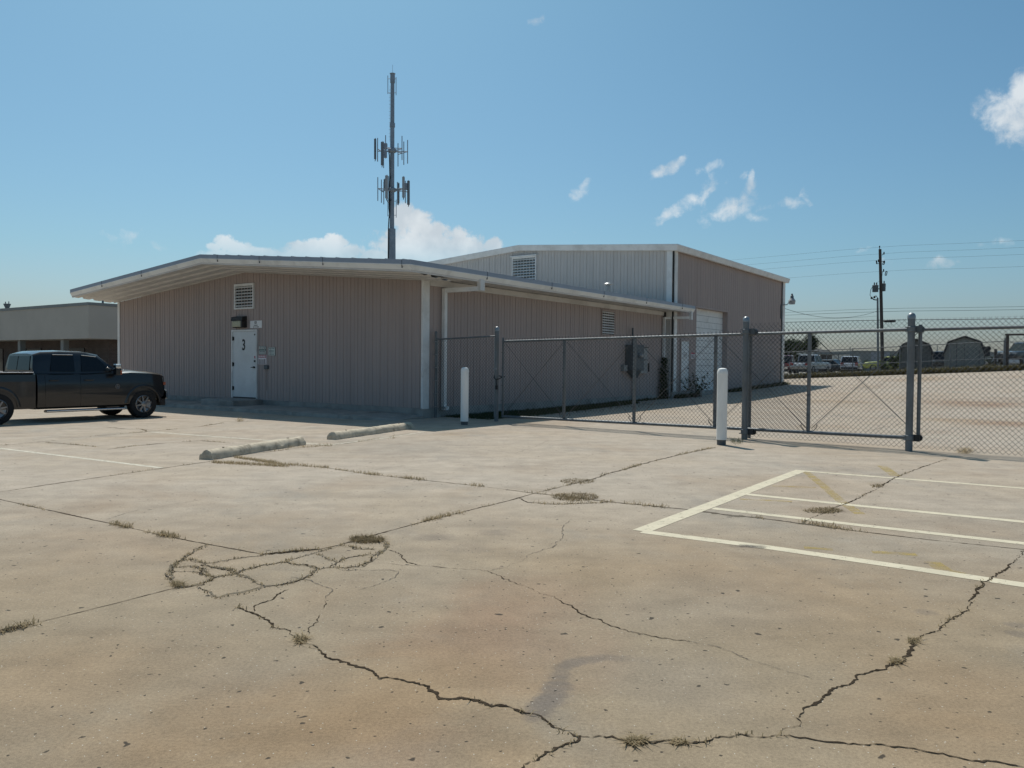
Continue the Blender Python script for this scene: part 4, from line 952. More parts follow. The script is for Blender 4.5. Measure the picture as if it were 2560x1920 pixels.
def truck():
    s = .885; th = VA
    fwd = Vector((math.sin(th), math.cos(th), 0))
    P = G(355, 1044) - U * (.90 * s)
    t = thing('pickup_truck', 'dark crew cab pickup truck parked with its nose towards the low building', 'pickup truck', P, PI / 2 - th, None, s)
    # stations: x, half width, bottom z, shoulder z, top z
    st = [(.80, .62, .62, .98, 1.10), (.77, .80, .60, 1.02, 1.20), (.70, .93, .58, 1.06, 1.28), (.54, .985, .52, 1.10, 1.33), (.2, 1.0, .47, 1.12, 1.375), (-.35, 1.0, .38, 1.14, 1.40), (-.62, 1.0, .36, 1.14, 1.385), (-1.6, 1.0, .36, 1.13, 1.345), (-2.98, 1.0, .36, 1.13, 1.34)]
    def ring(x, w, zb, zs, zt_):
        h = [(w * .82, zb), (w * .97, zb + .06), (w, zb + .25), (w, zs - .12), (w * .985, zs), (w * .95, zt_ - .05), (w * .86, zt_), (w * .45, zt_ + .02)]
        return [(x, y, z) for y, z in h] + [(x, -y, z) for y, z in h[::-1]]
    mb = MB(); mb.loft([ring(*q) for q in st])
    b = mb.build('body', 'p_dark', t); cut(b, [(0, .44, .49, -1.2, -.55), (0, .44, .49, .55, 1.2)])
    for p in b.data.polygons: p.use_smooth = True
    b.data.set_sharp_from_angle(angle=rad(32))
    # cab
    cab = [(-.70, .90, 1.355, .90, 1.375), (-1.24, .885, 1.35, .735, 1.88), (-1.6, .885, 1.345, .745, 1.945), (-2.3, .885, 1.34, .745, 1.96), (-2.78, .88, 1.34, .735, 1.93), (-2.98, .87, 1.34, .72, 1.86), (-3.03, .86, 1.34, .80, 1.50)]
    mb = MB(); rings = []
    for x, wb, zb_, wt_, zt2 in cab:
        hgt = zt2 - zb_; xb = x
        h = [(wb, zb_ - .03), (wb + (wt_ - wb) * .5, zb_ + hgt * .5), (wt_ + .01, zt2 - .07 if hgt > .2 else zt2 - .005), (wt_ - .05, zt2 - .015 if hgt > .2 else zt2), (wt_ * .5, zt2 + .012)]
        rings.append([(xb, y, z) for y, z in h] + [(xb, -y, z) for y, z in h[::-1]])
    mb.loft(rings); mb.build('cab', 'p_dark', t, True, auto=35)
    # the windscreen, side panes, rear window
    def side_y(z): return .885 + (.735 - .885) * (z - 1.345) / (1.90 - 1.345)
    for sgn in (-1, 1):
        for nm, poly in (('front_side_window', [(-.94, 1.41), (-1.30, 1.79), (-1.74, 1.83), (-1.76, 1.39)]), ('rear_side_window', [(-1.95, 1.39), (-1.94, 1.835), (-2.52, 1.835), (-2.60, 1.40)])):
            mb = MB(); mb.prism([(x, sgn * (side_y(z) + .012), z) for x, z in poly], (0, sgn * .008, 0)); w = mb.build(nm, 'glass', t)
            mb = MB(); a, b2 = (poly[1], poly[2]); mb.tube((a[0] - .02, sgn * (side_y(a[1]) + .02), a[1] + .015), (b2[0] + .02, sgn * (side_y(b2[1]) + .02), b2[1] + .015), .010, 6); mb.build('rain_visor', 'chrome', w)
    for y0, y1 in ((-.66, .05), (.09, .66)):
        mb = MB(); mb.prism([(-3.04, y0, 1.42), (-3.04, y1, 1.42), (-2.99, y1 * .93, 1.80), (-2.99, y0 * .93, 1.80)], (-.012, 0, .002)); mb.build('rear_window', 'glass', t)
    mb = MB(); mb.prism([(-.76, -.80, 1.395), (-.76, .80, 1.395), (-1.21, .67, 1.85), (-1.21, -.67, 1.85)], (.012, 0, .014)); mb.build('windscreen', 'glass', t)
    # doors: seams, handles
    for sgn in (-1, 1):
        for nm, x0, x1 in (('front_door', -.70, -1.84), ('rear_door', -1.87, -2.78)):
            mb = MB(); rings = []
            for x in (x0, x1):
                rings.append([(x, sgn * (1.0 + o), z) for o, z in ((-.022, .42), (.007, .66), (.008, 1.02), (-.004, 1.13), (-.035, 1.28))] + [(x, sgn * (1.0 - .06), 1.28), (x, sgn * .93, .42)])
            mb.loft(rings); dr = mb.build(nm, 'p_dark', t, True, auto=30)
            mb = MB(); mb.box(x1 + .10, x1 + .34, *sorted((sgn * 1.004, sgn * 1.04)), 1.13, 1.165); mb.build('handle', 'p_dark', dr, bevel=.01)
            if nm == 'front_door':
                mb = MB(); c = (x0 - .10, 0, .95)
                for i in range(20):
                    a0, a1 = 2 * PI * i / 20, 2 * PI * (i + 1) / 20
                    mb.tube((c[0] +   .062 * math.cos(a0), sgn * 1.012, c[2] +   .062 * math.sin(a0)), (c[0] +   .062 * math.cos(a1), sgn * 1.012, c[2] +   .062 * math.sin(a1)), .007, 5)
                for i in range(5):
                    a0, a1 = PI / 2 + 2 * PI * i / 5, PI / 2 + 2 * PI * (i + 2) / 5
                    mb.tube((c[0] + .048 * math.cos(a0), sgn * 1.012, c[2] + .048 * math.sin(a0)), (c[0] + .048 * math.cos(a1), sgn * 1.012, c[2] + .048 * math.sin(a1)), .005, 5)
                mb.build('door_emblem', 'alloy', dr)
        # mirror
        mb = MB(); mb.box(-.95, -.89, *sorted((sgn * .90, sgn * 1.10)), 1.40, 1.45); mb.box(-.97, -.81, *sorted((sgn * 1.07, sgn * 1.26)), 1.28, 1.47); mi = mb.build('mirror', 'p_dark', t, bevel=.02)
        mb = MB(); mb.box(-.975, -.805, *sorted((sgn * 1.065, sgn * 1.265)), 1.475, 1.60); mb.build('mirror_cap', 'chrome', mi, bevel=.03)
        mb = MB(); mb.box(-.85, -.804, *sorted((sgn * 1.20, sgn * 1.268)), 1.30, 1.42); mb.build('turn_lamp', 'amber', mi)
        # running board
        mb = MB(); mb.box(-2.80, -.60, *sorted((sgn * .92, sgn * 1.10)), .275, .335); rbd = mb.build('running_board', 'chrome', t, bevel=.02)
        mb = MB(); mb.box(-2.78, -.62, *sorted((sgn * .94, sgn * 1.06)), .336, .344); mb.build('tread', 'black', rbd)
        # headlamp
        mb = MB(); mb.loft([[(.66, sgn * .965, .98), (.80, sgn * .78, .98), (.80, sgn * .70, 1.22), (.63, sgn * .955, 1.22)], [(.66, sgn * .90, .98), (.75, sgn * .78, .98), (.75, sgn * .70, 1.22), (.63, sgn * .88, 1.22)]]); hl = mb.build('headlight', 'lamp_glass', t)
        mb = MB(); mb.box(.65, .72, *sorted((sgn * .93, sgn * .968)), .97, 1.06); mb.build('turn_lamp', 'amber', hl)
        # wheel arch flares
        for wx in (0, -3.97):
            mb = MB(); rings = []
            for i in range(19):
                a = rad(2 + 176 * i / 18); c, sn = math.cos(a), math.sin(a)
                rings.append([(wx + c * rr, sgn * yy, .44 + sn * rr) for rr, yy in ((.485, .92), (.485, 1.012), (.51, 1.018), (.55, 1.012), (.58, .985))])
            mb.loft(rings, closed=False, cap=False); mb.build('wheel_arch', 'p_dark', t, True, auto=50)
    # hood bulge and cowl
    mb = MB(); mb.loft([[(.60, -.5, 1.32), (.60, .5, 1.32), (.60, .42, 1.355), (.60, -.42, 1.355)], [(-.40, -.62, 1.40), (-.40, .62, 1.40), (-.40, .55, 1.445), (-.40, -.55, 1.445)]]); mb.build('hood_bulge', 'p_dark', t, bevel=.02)
    mb = MB(); mb.box(-.74, -.48, -.80, .80, 1.36, 1.42); mb.build('cowl', 'alloy', t, bevel=.01)
    mb = MB(); mb.tube((-.66, -.55, 1.43), (-.80, .1, 1.47), .01, 6); mb.tube((-.66, .1, 1.43), (-.80, .7, 1.47), .01, 6); mb.build('wiper', 'black', t)
    # front end
    mb = MB(); mb.loft([[(.74, -.96, .56), (.86, -.86, .56), (.86, -.86, .80), (.74, -.96, .80)], [(.80, -.8, .54), (.92, -.7, .54), (.92, -.7, .82), (.80, -.8, .82)], [(.80, .8, .54), (.92, .7, .54), (.92, .7, .82), (.80, .8, .82)], [(.74, .96, .56), (.86, .86, .56), (.86, .86, .80), (.74, .96, .80)]]); mb.build('front_bumper', 'chrome', t, bevel=.02)
    mb = MB(); mb.box(.66, .82, -.78, .78, .34, .545); mb.build('air_dam', 'black', t)
    mb = MB(); mb.box(.74, .825, -.66, .66, .84, 1.17); gr = mb.build('grille', 'chrome', t, bevel=.02)
    mb = MB()
    for z in (.90, 1.0, 1.1): mb.box(.824, .83, -.6, .6, z - .03, z + .03)
    mb.build('grille_slot', 'black', gr)
    # bed
    mb = MB()
    for sgn in (-1, 1):
        rings = []
        for x in (-3.03, -5.2):
            q = [(.80, .42), (.985, .40), (1.0, .70), (1.0, 1.12), (.985, 1.30), (.93, 1.345), (.86, 1.345), (.86, .70)]
            rings.append([(x, sgn * y, z) for y, z in q])
        mb.loft(rings)
    mb.box(-5.2, -3.03, -.86, .86, .66, .74); mb.box(-3.085, -3.03, -.859, .859, .74, 1.33); mb.box(-5.26, -5.2, -.95, .95, .62, 1.34)
    bd = mb.build('bed', 'p_dark', t); cut(bd, [(-3.97, .44, .49, -1.2, -.62), (-3.97, .44, .49, .62, 1.2)])
    mb = MB()
    for sgn in (-1, 1): mb.box(-5.2, -3.06, *sorted((sgn * .86, sgn * .985)), 1.346, 1.372)
    mb.build('bed_rail_cap', 'alloy', bd, bevel=.008)
    mb = MB(); mb.box(-5.38, -5.27, -.95, .95, .5, .72); mb.build('rear_bumper', 'chrome', t, bevel=.02)
    for sgn in (-1, 1):
        mb = MB(); mb.box(-5.275, -5.18, *sorted((sgn * .86, sgn * 1.004)), .95, 1.30); mb.build('tail_lamp', 'red_lens', t)
    # underbody
    mb = MB(); mb.box(-5.0, .8, -.5, -.38, .48, .62); mb.box(-5.0, .8, .38, .5, .48, .62); mb.box(-2.9, -.4, -.7, .7, .50, .56)
    mb.tube((0, -.8, .42), (0, .8, .42), .06); mb.tube((-3.97, -.8, .42), (-3.97, .8, .42), .07); mb.lathe([(.02, -.2), (.17, -.1), (.17, .1), (.02, .2)], (-3.97, 0, .42), 'y', 14); mb.box(-.3, .3, -.9, -.56, .5, 1.0); mb.box(-.3, .3, .56, .9, .5, 1.0)
    mb.tube((-1.0, .3, .44), (-3.6, .3, .46), .04); mb.lathe([(.11, -2.6), (.11, -3.4)], (0, .32, .46), 'x', 12)
    mb.build('chassis', 'black', t)
    for wx in (0, -3.97):
        for sgn in (1, -1): wheel(t, wx, -sgn * .88, .415, .28, sgn)
    mb = MB(); mb.tube((-2.2, .0, 1.96), (-2.2, .0, 2.0), .03); mb.build('roof_antenna', 'black', t)
truck()
# ------------------------------------------------------------------ vehicles parked beyond the far fence
def car(name, label, cat, kind, col, px, py, Y, head, group='vehicles parked beyond the far fence', sc=1.0):
    P = at(px, py, Y); P.z = gzw(P) + .02
    t = thing(name, label, cat, P, PI / 2 - rad(head), group, sc)
    T = {'pickup': dict(L=5.7, w=.96, belt=1.15, roof=1.85, hood=1.12, gh=(.75, .15, -1.05, -1.15), bed=-1.2, wb=(1.75, -1.75), r=.39, cl=.42),
         'suv': dict(L=4.5, w=.92, belt=1.08, roof=1.68, hood=1.02, gh=(.95, .30, -1.75, -2.10), bed=None, wb=(1.35, -1.35), r=.35, cl=.30),
         'sedan': dict(L=4.7, w=.90, belt=.96, roof=1.45, hood=.93, gh=(.95, .30, -1.05, -1.75), bed=None, wb=(1.4, -1.35), r=.33, cl=.25),
         'van': dict(L=5.0, w=.98, belt=1.15, roof=2.0, hood=1.1, gh=(1.5, 1.1, -2.3, -2.42), bed=None, wb=(1.6, -1.5), r=.36, cl=.32)}[kind]
    h = T['L'] / 2; w = T['w']; bt = T['belt']; hd = T['hood']; cl = T['cl']; g0, g1, g2, g3 = T['gh']
    stn = [(h, w * .72, cl + .1, hd - .28), (h - .12, w * .9, cl + .02, hd - .12), (h - .5, w * .98, cl, hd - .04), (g0 + .1, w, cl, hd + .02), (g0 - .15, w, cl, bt), (0, w, cl, bt), (g2, w, cl, bt), (-h + .45, w * .98, cl, bt - (.02 if kind != 'sedan' else .03)), (-h + .1, w * .92, cl + .02, bt - .1), (-h, w * .8, cl + .1, bt - .22)]
    def ring(x, w_, zb_, zt_):
        q = [(w_ * .85, zb_), (w_ * .98, zb_ + .08), (w_, zb_ + (zt_ - zb_) * .55), (w_ * .96, zt_ - .05), (w_ * .86, zt_), (w_ * .4, zt_ + .015)]
        return [(x, y, z) for y, z in q] + [(x, -y, z) for y, z in q[::-1]]
    mb = MB(); mb.loft([ring(*q) for q in stn]); b = mb.build('body', col, t)
    cut(b, [(x, T['r'] * 1.02, T['r'] * 1.2, s0, s1) for x in T['wb'] for s0, s1 in ((-w - .2, -w + .3), (w - .3, w + .2))])
    for p in b.data.polygons: p.use_smooth = True
    b.data.set_sharp_from_angle(angle=rad(35))
    if T['bed'] is not None:
        mb = MB(); mb.box(-h + .12, T['bed'], -w * .84, w * .84, bt + .012, bt + .03); mb.build('bed_cover', 'black', t)
    # greenhouse: glass block, painted roof and pillars
    rf = T['roof']; wt_ = w * .78
    mb = MB(); mb.loft([[(g0, -w * .88, bt - .02), (g3, -w * .88, bt - .02), (g3, w * .88, bt - .02), (g0, w * .88, bt - .02)], [(g1, -wt_, rf - .06), (g2, -wt_, rf - .06), (g2, wt_, rf - .06), (g1, wt_, rf - .06)]]); mb.build('windows', 'glass', t)
    mb = MB(); mb.loft([[(g1 + .05, -wt_ - .02, rf - .075), (g2 - .05, -wt_ - .02, rf - .075), (g2 - .05, wt_ + .02, rf - .075), (g1 + .05, wt_ + .02, rf - .075)], [(g1 - .1, -wt_ * .86, rf), (g2 + .1, -wt_ * .86, rf), (g2 + .1, wt_ * .86, rf), (g1 - .1, wt_ * .86, rf)]])
    for sg in (-1, 1):
        for (x0, x1, rr) in ((g0, g1, .035), (g3, g2, .05), ((g0 + g3) / 2, (g1 + g2) / 2, .035)): mb.tube((x0, sg * w * .88, bt - .02), (x1, sg * wt_, rf - .06), rr, 6)
    if kind in ('suv', 'van'):
        for sg in (-1, 1): mb.prism([(g3 + .55, sg * w * .885, bt), (g3 + .02, sg * w * .885, bt), (g2 + .02, sg * (wt_ + .008), rf - .07), (g2 + .30, sg * (wt_ + .008), rf - .07)], (0, sg * .006, 0))
    mb.build('roof', col, t, True, auto=40)
    for x in T['wb']:
        for sg in (1, -1): wheel(t, x, -sg * (w - .12), T['r'], .22, sg, 'alloy', 5)
    for sg in (-1, 1):
        mb = MB(); mb.box(h - .2, h - .02, *sorted((sg * w * .5, sg * w * .86)), hd - .28, hd - .14); mb.build('headlight', 'lamp_glass', t, bevel=.02)
        mb = MB(); zz = bt - .12
        mb.box(-h - .015, -h + .14, *sorted((sg * w * .58, sg * w * .90)), zz - .24, zz + (.0 if kind != 'suv' else .05)); mb.build('tail_lamp', 'red_lens', t, bevel=.02)
    mb = MB(); mb.box(-h - .06, -h + .1, -w * .84, w * .84, cl + .06, cl + .26); mb.build('rear_bumper', 'chrome' if kind == 'pickup' else 'black', t, bevel=.02)
    mb = MB(); mb.box(h - .12, h + .03, -w * .74, w * .74, cl + .06, cl + .24); mb.build('front_bumper', 'black', t, bevel=.02)
    mb = MB(); mb.box(-h - .022, -h - .012, -.26, .26, bt - .36, bt - .22); mb.build('number_plate', 'signW', t)
    return t
car('pickup_truck', 'dull red pickup, half hidden behind the corner of the taller building', 'pickup truck', 'pickup', 'p_red', 1963, 934, 80, 30)
car('pickup_truck', 'white pickup truck seen from behind, with a chrome bumper', 'pickup truck', 'pickup', 'p_white', 2028, 932, 78, 43)
car('parked_car', 'dark green saloon between the white pickup and the silver hatchback', 'car', 'sedan', 'p_green', 2082, 929, 90, -128)
car('parked_car', 'black saloon low beside the white pickup', 'car', 'sedan', 'p_black', 2083, 930, 84, 140)
car('parked_car', 'silver white hatchback seen from behind', 'car', 'suv', 'p_silver', 2129, 928, 83, 29)
car('parked_car', 'bright yellow coupe nosing out from behind the utility pole', 'car', 'sedan', 'p_yellow', 2221, 930, 80, -66)
car('parked_van', 'dark van in the gap between the two sheds', 'van', 'van', 'p_black', 2357, 925, 88, 214)
car('parked_car', 'low silver car between the sage shed and the far gateway', 'car', 'sedan', 'p_silver', 2519, 919, 74, -70, sc=.8)
car('pickup_truck', 'dark pickup with a bright grille at the right edge of the photo', 'pickup truck', 'pickup', 'p_black', 2560, 915, 66, -120)
# ------------------------------------------------------------------ sheds
def shed(px0, px1, py, Y, hgt, wallh, label, wall, depth, skew):
    A = at(px0, py, Y); 
    ang = RZ + skew; d = Vector((math.cos(ang), math.sin(ang), 0)); 
    B = plane(px1, py, Vector((-d.y, d.x, 0)), Vector((-d.y, d.x, 0)).dot(A)); W = (B - A).length
    A.z = gzw((A + B) / 2) - .02
    t = thing('barn_shed', label, 'shed', A, ang, 'small gambrel roofed sheds')
    kz = hgt * .83; kx = W * .12
    pr = [(0, 0), (0, wallh), (kx, kz), (W / 2, hgt), (W - kx, kz), (W, wallh), (W, 0)]
    mb = MB(); mb.prism([(x, 0, z) for x, z in pr], (0, depth, 0)); wl = mb.build('wall', wall, t)
    mb = MB(); ov = [(-.10, wallh - .08), (kx - .08, kz + .05), (W / 2, hgt + .07), (W - kx + .08, kz + .05), (W + .10, wallh - .08)]
    inn = [(x * (1 if 0 < x < W else 1) + (.05 if x < W / 2 else -.05 if x > W / 2 else 0), z - .06) for x, z in ov]
    mb.loft([[(x, y, z) for x, z in ov + inn[::-1]] for y in (-.14, depth + .14)]); mb.build('roof', 'shingle', t)
    mb = MB()
    for a, b in zip(ov, ov[1:]): mb.tube((a[0], -.15, a[1] - .03), (b[0], -.15, b[1] - .03), .08, 6)
    mb.build('barge_board', 'shedtrim', t)
    mb = MB(); mb.box(W * .30, W * .31, -.02, -.001, .05, kz); mb.box(W * .5 - .01, W * .5 + .01, -.02, -.001, .05, kz); mb.box(W * .86, W * .87, -.02, -.001, .05, kz * .7); mb.build('door_seam', 'shedtrim', wl)
    mb = MB(); mb.box(W - .03, W + .012, -.012, .08, 0, wallh); mb.build('corner_board', 'shedtrim', t)
    return t
shed(2248, 2328, 931, 70, 2.60, 1.42, 'dark grey green barn shed behind the nearest roller post', 'shed1', 3.4, .10)
shed(2360, 2461, 924, 69, 2.62, 1.12, 'sage grey barn shed with a ridged roof, right of the dark one', 'shed2', 3.0, .06)
# ------------------------------------------------------------------ far fence and gateway
FV = 41.3
def FP(px, py): # point on the far fence line
    return plane(px, py, V, R0.dot(V) + FV)
a0 = loc(FP(1900, 880)); a1 = loc(FP(2513, 852))
L = a1.x - a0.x; A = bw(a0.x, FV); A.z = 0
t = thing('chain_link_fence', 'far chain link fence with thin rails in front of the sheds and parked cars', 'fence', A, RZ)
zA, zB = loc(FP(1958, 881)), loc(FP(2513, 853))
slope = (zB.z - zA.z) / (zB.x - zA.x)
def zfr(s): return zA.z + slope * (s + a0.x - zA.x)
lo = lambda s: zfr(s) - 1.05
mb = MB(); mb.tube((0, 0, zfr(0)), (L, 0, zfr(L)), .026, 8); mb.build('top_rail', 'galvpost', t, True, auto=50)
mb = MB(); mb.tube((0, 0, lo(0)), (L, 0, lo(L)), .02, 8); mb.build('mid_rail', 'galvpost', t, True, auto=50)
for s in frange(.5, L - .05, 3.0):
    mb = MB(); mb.tube((s, 0, gz(a0.x + s, FV) - .1), (s, 0, zfr(s) + .06), .032, 8); mb.build('post', 'galvpost', t, True, auto=50)
mb = MB(); mb.tube((L, 0, gz(a1.x, FV) - .1), (L, 0, zfr(L) + .2), .05, 10); mb.build('end_post', 'galvpost', t, True, auto=50)
f = fabric(L, 0, 1.75, .14, .0022, False, 2); fo = f.build('mesh', 'wire', t); fo.location = (0, .03, zfr(0) - 1.78); fo.rotation_euler = (0, -math.atan(slope), 0)
g0 = loc(FP(2519, 838)); t = thing('gateway_frame', 'dark steel gateway of a thick post and overhead beam at the far right', 'gateway', bw(g0.x, FV + .1, gz(g0.x, FV)), RZ)
top = g0.z - gz(g0.x, FV)
mb = MB(); mb.tube((0, 0, -.1), (0, 0, top), .085, 14); mb.build('post', 'timber', t, True, auto=50)
mb = MB(); mb.box(-.15, 4.2, -.06, .06, top - .02, top + .09); mb.build('beam', 'timber', t)
mb = MB(); mb.tube((4.1, 0, -.1), (4.1, 0, top + .5), .085, 14); mb.build('post', 'timber', t, True, auto=50)
mb = MB(); mb.tube((.1, 0, top - .42), (4.1, 0, top - .40), .02, 8); mb.tube((.1, 0, top - 1.45), (4.1, 0, top - 1.45), .025, 8); mb.build('gate_rail', 'galvpost', t)
g1 = loc(FP(2482, 873)); t = thing('timber_post', 'short thick dark timber post right of the sage shed', 'post', bw(g1.x, FV + 2, gz(g1.x, FV + 2)), RZ)
q = loc(plane(2482, 873, V, R0.dot(V) + FV + 2))
mb = MB(); mb.lathe([(.08, -.1), (.085, q.z - gz(g1.x, FV + 2)), (.05, q.z - gz(g1.x, FV + 2) + .02)], n=12); mb.build('post', 'timber', t)
# machine with a spare wheel behind the shed
P = at(2466, 925, 80); P.z = gzw(P)
t = thing('lifting_machine', 'dark yard machine with a raised round wheel, behind the sage shed', 'yard machine', P, RZ)
def m_(x, y): q = at(x, y, 80); d = q - P; return Vector((d.dot(U), 0, q.z - P.z))
mb = MB(); w = m_(2471, 871); mb.lathe([(.10, -.1), (.14, -.1), (.22, -.13), (.24, 0), (.22, .13), (.14, .1), (.10, .1)], (w.x, 0, w.z), 'y', 24); mb.build('wheel', 'tyre', t, True, auto=40)
mb = MB(); a, b, c = m_(2450, 868), m_(2463, 889), m_(2450, 896); mb.prism([(a.x, .2, a.z), (m_(2460, 866).x, .2, a.z + .1), (w.x + .05, .2, w.z), (b.x + .4, .2, b.z), (c.x, .2, c.z)], (0, .5, 0)); mb.build('boom', 'shedtrim', t)
e = m_(2476, 897); f_ = m_(2448, 925); mb = MB(); mb.box(f_.x, e.x, -.2, 1.2, .45, e.z); mb.build('body', 'shedtrim', t, bevel=.05)
e = m_(2474, 899); mb = MB(); mb.box(m_(2462, 900).x, e.x, -.3, -.22, .15, e.z); mb.build('side_panel', 'warehouse2', t)
for dx in (-.2, .5):
    mb = MB(); mb.lathe([(.1, -.1), (.3, -.1), (.32, 0), (.3, .1), (.1, .1)], (f_.x + .5 + dx, -.3, .3), 'y', 18); mb.build('road_wheel', 'tyre', t, True, auto=40)
# ------------------------------------------------------------------ utility pole, service pole and wires
PY = 75.0
top_ = at(2200, 623, PY); base = at(2207, 930, PY); base.z = gzw(base)
pole = thing('utility_pole', 'tall dark timber utility pole carrying two grey transformers', 'utility pole', base)
tp = Vector((top_.x - base.x, 0, top_.z - base.z))
mb = MB(); mb.tube((0, 0, -.3), tp, .165, 16, .125); mb.build('pole', 'timber', pole, True, auto=50)
def pl(x, y, dy=0):
    q = at(x, y, PY + dy); return q - base
mb = MB(); q = pl(2199, 616); mb.tube((q.x, q.y, tp.z - .3), q, .03, 8); mb.lathe([(.05, 0), (.06, .08), (.04, .16)], (q.x, q.y, q.z - .1), n=8); mb.build('insulator', 'cable', pole)
for (x0, y0, x1, y1) in ((2205, 638, 2210, 633), (2199, 652, 2196, 652), (2205, 653, 2211, 655), (2206, 681, 2209, 676)):
    mb = MB(); a, b = pl(x0, y0), pl(x1, y1); mb.tube(a, b, .03, 6); mb.tube(b - Vector((0, 0, .12)), b + Vector((0, 0, .12)), .055, 8); mb.build('insulator', 'cable', pole)
mb = MB(); a, b = pl(2191, 651), pl(2192, 660); mb.tube(a, b, .06, 8); mb.tube(b, pl(2200, 657), .025, 6); mb.build('arrester', 'cable', pole)
for c, hh in (((2208, 657), 4), ((2214, 683), 5)):
    mb = MB(); pts = [pl(c[0] - 1.5, c[1] + hh), pl(c[0] + 2, c[1] + hh + .3), pl(c[0] + 4, c[1] - hh + 1), pl(c[0] + .8, c[1] - hh), pl(c[0] - 1.5, c[1] + hh)]
    mb.pipe(pts, .035, 6); mb.build('fuse_cutout', 'cable', pole)
for (x, y0, y1, dy, r) in ((2188.5, 713, 730, -.1, .27), (2207, 709, 728, .45, .26)):
    mb = MB(); a, b = pl(x, y0, dy), pl(x, y1, dy)
    mb.lathe([(.02, a.z + .04), (r * .7, a.z + .02), (r * 1.05, a.z - .02), (r, a.z - .08), (r * .96, b.z), (r * .2, b.z - .02)], (a.x, a.y, 0), n=20); tr = mb.build('transformer', 'elec', pole, True, auto=40)
    mb = MB()
    for ddx in (-.10, .12): mb.lathe([(.05, a.z), (.06, a.z + .1), (.045, a.z + .12), (.06, a.z + .2), (.03, a.z + .26)], (a.x + ddx, a.y, 0), n=8)
    mb.tube((a.x, a.y, b.z + .3), (tp.x * .66, 0, b.z + .3), .04, 6); mb.build('bushing', 'cable', tr)
mb = MB(); mb.pipe([pl(2183, 714), pl(2177, 724), pl(2175, 738), pl(2180, 746), pl(2186, 750)], .022, 6); mb.pipe([pl(2207, 678), pl(2204, 700), pl(2193, 706), pl(2188, 710)], .012, 5); mb.build('jumper_wire', 'cable', pole)
b2 = at(2195.5, 930, PY + 3); b2.z = gzw(b2); t2 = at(2194, 745, PY + 3)
sp = thing('service_pole', 'thin grey service pole standing just left of the tall utility pole', 'utility pole', b2)
mb = MB(); mb.tube((0, 0, -.2), (t2.x - b2.x, 0, t2.z - b2.z), .115, 12, .085); mb.build('pole', 'galvpost', sp, True, auto=50)
mb = MB()
def sl(x, y): return at(x, y, PY + 3) - b2
mb.pipe([sl(2194, 749), sl(2190, 750), sl(2185, 749), sl(2180, 746)], .05, 6); mb.lathe([(.09, -.1), (.11, .05), (.05, .12)], sl(2179, 745), n=8); mb.lathe([(.09, -.1), (.11, .05), (.05, .12)], sl(2186, 743), n=8); mb.pipe([sl(2186, 743), sl(2190, 739), sl(2194, 745)], .03, 6); mb.build('weatherhead', 'cable', sp)
WL = 'wires strung along the utility pole line'
def wire(name, label, x, y, z_off_r, z_off_l, r, sag=.5, t0=-75, t1=48):
    a = at(x, y, PY); n = 24; mb = MB(); pts = []
    for i in range(n + 1):
        t = t0 + (t1 - t0) * i / n
        frac = (t / t1) if t > 0 else (t / t0)
        off = (z_off_r if t > 0 else z_off_l) * abs(t) / (11.3 if t > 0 else 15.0)
        p = a + U * t; p.z += off + sag * 4 * (frac * frac - frac); pts.append(p)
    for p, q in zip(pts, pts[1:]): mb.tube(p, q, r, 5, cap=False)
    o = mb.build(name, 'cable'); return tag(o, label, 'overhead wire', WL)
wire('overhead_wire', 'topmost thin wire, over the very top of the utility pole', 2199, 616, -.02, 0, .007)
wire('overhead_wire', 'second thin wire from the top of the utility pole', 2209, 632, 0, .0, .007)
wire('overhead_wire', 'third thin wire from the top of the utility pole', 2206, 648, .0, 0, .007)
wire('overhead_wire', 'fourth thin wire, passing the loop shaped fuse on the utility pole', 2214, 676, .02, 0, .007)
wire('overhead_wire', 'upper of the three low wires crossing behind the two poles', 2203, 771, 0, .03, .012, .3)
wire('overhead_wire', 'middle one of the three low wires crossing behind the two poles', 2203, 778, 0, .0, .015, .3)
wire('overhead_wire', 'thickest low cable, carrying the black splice case', 2203, 800, .05, .20, .024, .3)
a = at(2224, 803, PY); o = thing('splice_case', 'black cable splice case hanging on the thick cable right of the pole', 'cable splice', a, RZ)
mb = MB(); mb.lathe([(.03, -.55), (.11, -.42), (.12, .42), (.03, .55)], (0, 0, 0), 'x', 12); mb.build('case', 'black', o, True, auto=40)
mb = MB(); mb.pipe([(-.1, 0, -.1), (-.15, 0, -.4), (.05, 0, -.55), (.2, 0, -.4), (.15, 0, -.1)], .012, 5); mb.build('cable_loop', 'cable', o)
mb = MB(); a, b = at(1950, 767, 62), at(2192, 778, PY + 3); n = 20
for i in range(n):
    def cp(k): f = k / n; p = a.lerp(b, f); p.z -= 4 * .75 * f * (1 - f); return p
    mb.tube(cp(i), cp(i + 1), .016, 5, cap=False)
tag(mb.build('service_wire', 'cable'), 'drooping service wire from the taller building to the thin service pole', 'overhead wire')
mb = MB(); a, b = at(1950, 797, 62), at(2192, 790, PY + 3)
for i in range(n):
    def cp(k): f = k / n; p = a.lerp(b, f); p.z -= 4 * .1 * f * (1 - f); return p
    mb.tube(cp(i), cp(i + 1), .010, 5, cap=False)
tag(mb.build('service_wire', 'cable'), 'lowest thin service wire reaching the thin service pole', 'overhead wire')
